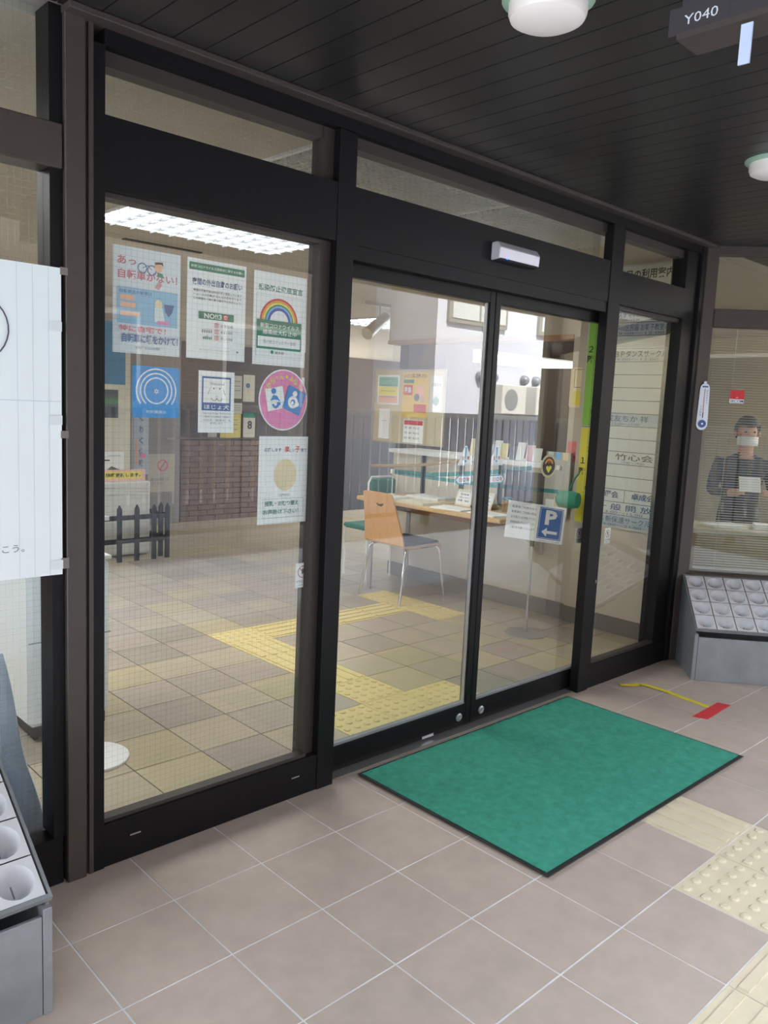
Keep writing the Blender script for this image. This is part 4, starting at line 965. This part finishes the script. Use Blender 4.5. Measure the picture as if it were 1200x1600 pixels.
# ---- left part of the lobby
p = empty('white_cabinet', (.235, 1.2, 0), 'white cabinet on casters behind the bronze post', 'cabinet')
part('body', box(.06, 1.0, .065, .40, 1.42, .735), M('cabinet_white', (224, 232, 238), rough=.4), p, bevel=.02)
part('top', box(.055, .995, .735, .405, 1.425, .752), WHITE, p, bevel=.004)
part('drawer_line', box(.06, .998, .42, .40, 1.0, .424), INKGR, p)
part('plinth', box(.085, 1.02, .02, .385, 1.40, .07), BLACKR, p)
for x in (.10, .37):
    for y in (1.05, 1.38): part('caster', MB().lathe([(.012, -.010), (.012, .010)], n=14).xform(Matrix.Translation((x, y, .012)) @ Matrix.Rotation(PI/2, 4, 'X')), BLACKR, p)
p = empty('pole_stand', (.205, .74, 0), 'slim pole stand with round white base behind the bronze post', 'stand')
part('base', MB().lathe([(.140, 0), (.140, .009), (.134, .013)], (.205, .74, 0), 40), WHITE, p, smooth=True)
part('pole', MB().tube([(.19, .75, .01), (.19, .75, .95)], .011, 10), WHITE, p)
part('tray', box(.13, .69, .95, .25, .81, .965), WHITE, p)
cl = MB(); vs = []; nu, nv = 14, 14
for j in range(nv+1):
    for i in range(nu+1):
        u = i/nu; w = j/nv; xr = -.165-.13*w; x = -.9+(xr+.9)*u
        y = .26+.05*math.sin(u*22+w*2)*(1-.4*w)+.02*math.sin(w*9+u*5)
        vs.append((x+.012*math.sin(w*8), y, .002+.64*w))
cl.add(vs, [(j*(nu+1)+i, j*(nu+1)+i+1, (j+1)*(nu+1)+i+1, (j+1)*(nu+1)+i) for j in range(nv) for i in range(nu)])
o = thing('draped_sheet', cl, M('sheet_blue', (198, 220, 246), rough=.6, var=.14, scale=9), 'pale blue sheet draped inside the left window', 'sheet', smooth=True)
md = o.modifiers.new('thickness', 'SOLIDIFY'); md.thickness = .006
p = empty('display_table', (1.5, 4.65, 0), 'table covered with a white cloth behind the little black fence', 'table')
part('cloth', box(.9, 4.42, .01, 2.36, 4.95, .66), M('cloth_white', (222, 224, 222), rough=.8), p, bevel=.012)
for k in range(3): part('cloth_fold', MB().tube([(1.9, 4.415, .62-.03*k), (2.35, 4.415, .605-.03*k)], .004, 6), M('cloth_white', (222, 224, 222), rough=.8), p)
s = Sheet('table_label', .34, .09, Vector((1.98, 4.4135, .55))-ORG[p.name], 0, M('label_white', (214, 218, 218)), None, None, parent=p, corner=.01)
s.text('ご自由にお持ちください', .3, .6, .95, .8, M('print_tan', (170, 150, 110)), bold=.005)
s = Sheet('strip_sign', .90, .10, (1.88, 4.46, .662), 0, M('strip_pink', (244, 196, 186)), 'pink strip sign with yellow band on the white table', 'sign', t=.01)
s.rect(.0, .25, .96, .85, YEL); s.text('情報は、随時更新します。', .40, .35, .95, .72, INK, bold=.03)
p = empty('picket_fence', (1.7, 4.22, 0), 'little black picket fence before the white table', 'fence')
FB = M('fence_black', (44, 50, 58), rough=.6)
def picket(x, y):
    w_ = .020; part('picket', MB().prism([(-w_, 0), (w_, 0), (w_, .45), (0, .487), (-w_, .45)], lambda q: (x+q[0], y-.009, q[1]), lambda q: (x+q[0], y+.009, q[1])), FB, p)
for k in range(8): picket(2.29-.158*k, 4.215)
for z in (.175, .375): part('rail', box(1.1, 4.225, z-.02, 2.42, 4.24, z+.02), FB, p)
for x, y in ((2.40, 4.30), (2.42, 4.22)): picket(x, y)
for z in (.175, .375): part('side_rail', box(2.41, 4.22, z-.02, 2.425, 4.80, z+.02), FB, p)
s = Sheet('exhibition_board', 1.4, 1.40, (1.76, 5.02, .665), 0, M('panel_cream', (228, 224, 208), rough=.7), 'tall cream display panel with photo behind the white table', 'display panel', t=.03)
s.rect(0, .595, .965, 1.0, M('panel_blue', (70, 140, 190), rough=.7)); s.rect(.70, .655, .80, .685, YEL)
s.rect(.70, .375, .915, .56, M('photo_dark', (84, 92, 96), rough=.5)); s.rect(.70, .465, .915, .51, M('photo_green', (70, 124, 84), rough=.5)); s.disc(.80, .42, .035, M('photo_mauve', (140, 110, 116), rough=.5))
s = Sheet('leaflet', .30, .235, (2.12, 4.75, .662), 0, PAPER, 'white leaflet with grey sketch propped on the white table', 'leaflet', t=.004)
s.poly([(.3, .15), (.6, .45), (.9, .3), (.95, .1), (.3, .05)], INKGR); s.line(.5, .85, .9, .85, .004, INKGR); s.rect(.3, .65, .55, .70, INK)
p = empty('banner_stand', (2.66, 5.4, 0), 'narrow pale banner with handwriting beside the grey door', 'banner')
part('post', box(2.58, 5.38, 0, 2.635, 5.42, 1.55), M('post_navy', (52, 62, 86), rough=.5), p); part('rod', MB().tube([(2.655, 5.37, 0), (2.655, 5.37, 1.50)], .006, 8), WHITE, p); part('foot', box(2.55, 5.25, 0, 2.85, 5.55, .02), M('post_navy', (52, 62, 86)), p)
s = Sheet('cloth', .16, .75, Vector((2.745, 5.36, .62))-ORG[p.name], 0, M('banner_pale', (190, 204, 220), rough=.8), None, None, t=.002, parent=p)
for k, ch in enumerate('わくわく体験'): s.text(ch, .35, .86-.15*k, .65, .95-.15*k, INKN, bold=.02)
s.poly([(.08, .12), (.28, .12), (.30, .5), (.12, .45)], PEACH); s.disc(.62, .25, .03, PINK)
s = Sheet('notice', .32, .42, (3.27, 5.922, .36), 0, M('notice_pale', (196, 190, 178), rough=.7), 'pale no smoking notice on the grey door', 'notice')
s.arc(.55, .70, .050, .066, 0, 360, INKP); s.line(.45, .60, .65, .80, .016, INKP); s.text('館内は禁煙です', .1, .30, .8, .38, INKGR, bold=.005); s.text('ご協力ください', .1, .20, .6, .27, INKGR, bold=.005)
for (x0, z0, x1, z1, m, lab, el) in ((4.166, 1.418, 4.315, 1.682, M('far_white', (196, 190, 178)), 'pale flyer high on the dark board beside the pink sticker', 'lines'), (4.333, 1.387, 4.494, 1.70, M('far_cream', (206, 200, 184)), 'flyer with blue balloon on the dark board', 'balloon'),
        (4.03, .96, 4.31, 1.238, M('far_yellow', (206, 190, 100)), 'mustard yellow flyer on the dark board', 'lines'), (4.344, .965, 4.51, 1.25, M('far_white', (196, 190, 178)), 'white flyer with green heading and figure eight', 'eight'),
        (3.867, .965, 3.985, 1.18, M('far_grey', (170, 166, 158)), 'grey photo flyer near the grey door', 'lines'), (4.19, 1.241, 4.322, 1.367, M('far_white', (196, 190, 178)), 'small white slip above the yellow flyer', 'lines'), (5.19, 1.405, 5.486, 1.714, M('far_blue', (150, 164, 176)), 'bluish poster at the right end of the dark board', 'lines')):
    s = Sheet('flyer', x1-x0, z1-z0, ((x0+x1)/2, 5.958, z0), 0, m, lab, 'flyer', 'flyers on the dark board')
    if el == 'lines':
        for k in range(3): s.line(.15, .75-.2*k, .85, .75-.2*k, .008, INKGR)
    elif el == 'balloon': s.disc(.4, .6, .03, INKN); s.line(.4, .45, .4, .3, .004, INKGR)
    else: s.rect(0, .82, 1, 1, INKG); s.text('8', .35, .35, .75, .70, INK, bold=.03)

# ================================================================== OFFICE BEHIND THE BLIND
bl = empty('venetian_blind', B0+U*.10+NN*.085+Vector((0, 0, .545)), 'cream venetian blind behind the angled window', 'blind', rz=BD)
SL = M('blind_slat', (206, 202, 180), rough=.5)
sl = MB().box(0, -.0075, -.0004, 1.33, .0075, .0004).mesh('slat', SL)
for k in range(95): o = dup('slat', sl, bl, (0, 0, .012+.0149*k)); o.rotation_euler = (math.radians(5), 0, 0)
part('head_rail', box(0, -.015, 1.43, 1.33, .015, 1.455), SL, bl, local=True); part('bottom_rail', box(0, -.008, 0, 1.33, .008, .008), SL, bl, local=True)
for x in (.12, .66, 1.2): part('cord', MB().tube([(x, -.009, 0), (x, -.009, 1.43)], .0012, 5), SL, bl, local=True)
# desk
def bw(u, n, z): v = B0+U*u+NN*n; return Vector((v.x, v.y, z))
p = empty('office_desk', bw(.95, .70, 0), 'grey office desk behind the blind', 'desk', rz=BD)
part('desk_top', box(-.75, -.20, .70, .75, .24, .73), M('desk_top', (214, 210, 190), rough=.4), p, local=True, bevel=.004)
part('modesty_panel', box(-.72, -.18, .10, .72, -.16, .70), M('desk_panel', (170, 150, 118), rough=.5), p, local=True)
for x in (-.73, .71): part('side_panel', box(x, -.22, 0, x+.02, .22, .70), M('desk_panel', (170, 150, 118), rough=.5), p, local=True)
for i, (u, n, a) in enumerate(((.42, .66, .3), (.75, .68, -.2), (1.1, .66, .1))):
    thing('document', MB().box(-.12, -.09, 0, .12, .09, .02+.01*i).xform(Matrix.Translation(bw(u, n, .7305)) @ Matrix.Rotation(BD+a, 4, 'Z')), PAPER, 'stack of papers on the office desk, %s' % ('nearest the corner post', 'the middle one', 'the farthest right')[i], 'papers', 'papers on the office desk')
p = empty('office_chair', bw(.95, .235, 0), 'light blue office chair back before the desk', 'chair', rz=BD)
CB = M('office_chair_blue', (130, 176, 184), rough=.7)
part('backrest', box(-.20, -.04, .48, .20, .0, .86), CB, p, local=True, bevel=.03); part('seat', box(-.20, -.02, .40, .20, .14, .45), CB, p, local=True, bevel=.02)
part('column', MB().tube([(0, .08, .08), (0, .08, .40)], .025, 10), BLACKR, p, local=True)
for k in range(5): a = 2*PI*k/5; part('foot', MB().tube([(0, .08, .09), (.16*math.cos(a), .08+.16*math.sin(a), .03)], .016, 8), BLACKR, p, local=True)
p = empty('office_shelf', (8.3, .2, 0), 'pale shelf unit at the back of the office', 'shelf')
part('body', box(8.35, -1.2, 0, 8.58, 1.2, 1.1), M('shelf_beige', (200, 184, 140), rough=.6), p)
for k in range(3): part('shelf_board', box(8.30, -1.2, .3+.35*k, 8.35, 1.2, .33+.35*k), WHITE, p)

p = empty('strip_light', (5.4, 2.66, 1.85), 'bright strip light high on the dark office partition', 'light')
part('housing', box(4.62, 2.67, 1.845, 6.3, 2.70, 1.965), WHITE, p); part('tube', box(4.64, 2.645, 1.865, 6.28, 2.67, 1.945), M('strip_lit', (255, 252, 246), emit=2.0), p)
# ---- person standing behind the blind
def skin_mesh(verts, edges, root=0):
    me = bpy.data.meshes.new('skel'); me.from_pydata([v[:3] for v in verts], edges, []); ob = bpy.data.objects.new('skel', me); COL.objects.link(ob)
    m = ob.modifiers.new('s', 'SKIN'); m.use_smooth_shade = True
    for i, v in enumerate(verts): sv = me.skin_vertices[0].data[i]; sv.radius = (v[3], v[4] if len(v) > 4 else v[3]); sv.use_root = (i == root)
    ob.modifiers.new('d', 'SUBSURF').levels = 2
    dg = bpy.context.evaluated_depsgraph_get(); dg.update(); out = bpy.data.meshes.new_from_object(ob.evaluated_get(dg)); bpy.data.objects.remove(ob); out.name = 'person'
    return out
V = []; E_ = []
def jv(x, y, z, r, r2=None, frm=None):
    V.append((x, y, z, r, r2 or r)); i = len(V)-1
    if frm is not None: E_.append((frm, i))
    return i
pel = jv(0, .02, .74, .13, .10); wai = jv(0, .02, .90, .12, .09, pel); che = jv(0, .01, 1.08, .15, .10, wai); nk0 = jv(0, .01, 1.185, .07, .06, che); nk = jv(0, 0, 1.235, .048, .048, nk0); hd = jv(0, -.005, 1.29, .066, .075, nk); hm = jv(0, 0, 1.36, .074, .088, hd); ht = jv(0, .005, 1.425, .055, .065, hm)
for s_ in (-1, 1):
    sh = jv(s_*.165, .01, 1.135, .058, .058, che); el = jv(s_*.215, -.03, .92, .042, .042, sh); fx = s_*.10 if s_ < 0 else s_*.12
    wr = jv(fx, -.22, .93, .028, .028, el); pa = jv(fx*.8, -.275, .945, .030, .018, wr)
    for k in range(4): f1 = jv(fx*.8+.014*(k-1.5), -.315, .950-.002*k, .0075, .0075, pa); f2 = jv(fx*.8+.014*(k-1.5), -.335, .932, .0065, .0065, f1)
    t1 = jv(fx*.8-s_*.030, -.29, .962, .008, .008, pa); jv(fx*.8-s_*.034, -.318, .965, .007, .007, t1)
    hp = jv(s_*.085, .02, .68, .088, .088, pel); kn = jv(s_*.09, -.01, .40, .058, .058, hp); an = jv(s_*.09, .02, .07, .040, .040, kn); jv(s_*.09, -.10, .035, .036, .030, an)
pm_ = skin_mesh(V, E_)
SKIN = M('skin', (206, 160, 132), rough=.6); CLO = M('dark_clothes', (44, 46, 44), rough=.85); HAIR = M('hair_dark', (40, 36, 34), rough=.6)
pm_.materials.clear()
for m in (SKIN, CLO): pm_.materials.append(m)
for f in pm_.polygons:
    c = f.center; vneck = c.z > 1.12 and c.y < -.03 and abs(c.x) < (c.z-1.12)*.6
    f.material_index = 0 if (c.z > 1.205 or vneck or (c.y < -.20 and c.z > .8)) else 1
per = bpy.data.objects.new('person', pm_); place(per, None, bw(.69, 1.22, 0)); per.rotation_euler[2] = BD+math.radians(-4)
tag(per, 'person in dark top and white face mask holding papers behind the blind', 'person')
hr = MB(); vs = []; fs = []; nr_, ns_ = 9, 18
for j in range(nr_):
    ph = PI*.5-j*PI*.72/(nr_-1)
    for i in range(ns_):
        a = 2*PI*i/ns_; front = max(0, -math.sin(a)); rr = 1.0
        z = 1.372+.105*math.sin(ph); 
        if front > .25: z = max(z, 1.402+.012*math.cos(a*2))
        vs.append((.088*math.cos(ph if z < 1.46 else ph)*math.cos(a) if True else 0, .012+.102*math.cos(ph)*math.sin(a), z))
for j in range(nr_-1):
    for i in range(ns_): fs.append((j*ns_+i, j*ns_+(i+1) % ns_, (j+1)*ns_+(i+1) % ns_, (j+1)*ns_+i))
part('hair', hr.add(vs, fs), HAIR, per, local=True, smooth=True)
mk_ = MB(); vs = []
for j in range(7):
    for i in range(13):
        a = math.radians(-75+150*i/12); w = j/6; z = 1.262+.062*w; vs.append((.074*math.sin(a), -.008-.088*math.cos(a)-.012*math.sin(PI*w)*math.cos(a), z))
mk_.add(vs, [(j*13+i, j*13+i+1, (j+1)*13+i+1, (j+1)*13+i) for j in range(6) for i in range(12)])
part('face_mask', mk_, M('mask_white', (240, 240, 240), rough=.8), per, local=True, smooth=True)
for s_ in (-1, 1):
    part('eye', MB().lathe([(.002, -.004), (.008, -.002), (.008, .002), (.002, .004)], n=10).xform(Matrix.Translation((s_*.030, -.083, 1.358)) @ Matrix.Rotation(PI/2, 4, 'X')), HAIR, per, local=True)
    part('ear', MB().lathe([(.006, -.02), (.012, -.012), (.012, .012), (.006, .02)], n=10).xform(Matrix.Translation((s_*.080, .005, 1.34))), SKIN, per, local=True, smooth=True)
pw = per.matrix_basis if False else Matrix.Translation(bw(.69, 1.22, 0)) @ Matrix.Rotation(BD+math.radians(-4), 4, 'Z')
thing('document', MB().box(-.07, -.001, 0, .07, .001, .11).xform(pw @ Matrix.Translation((-.02, -.325, .955)) @ Matrix.Rotation(-.5, 4, 'X')), PAPER, 'sheet of paper held by the person behind the blind', 'papers')
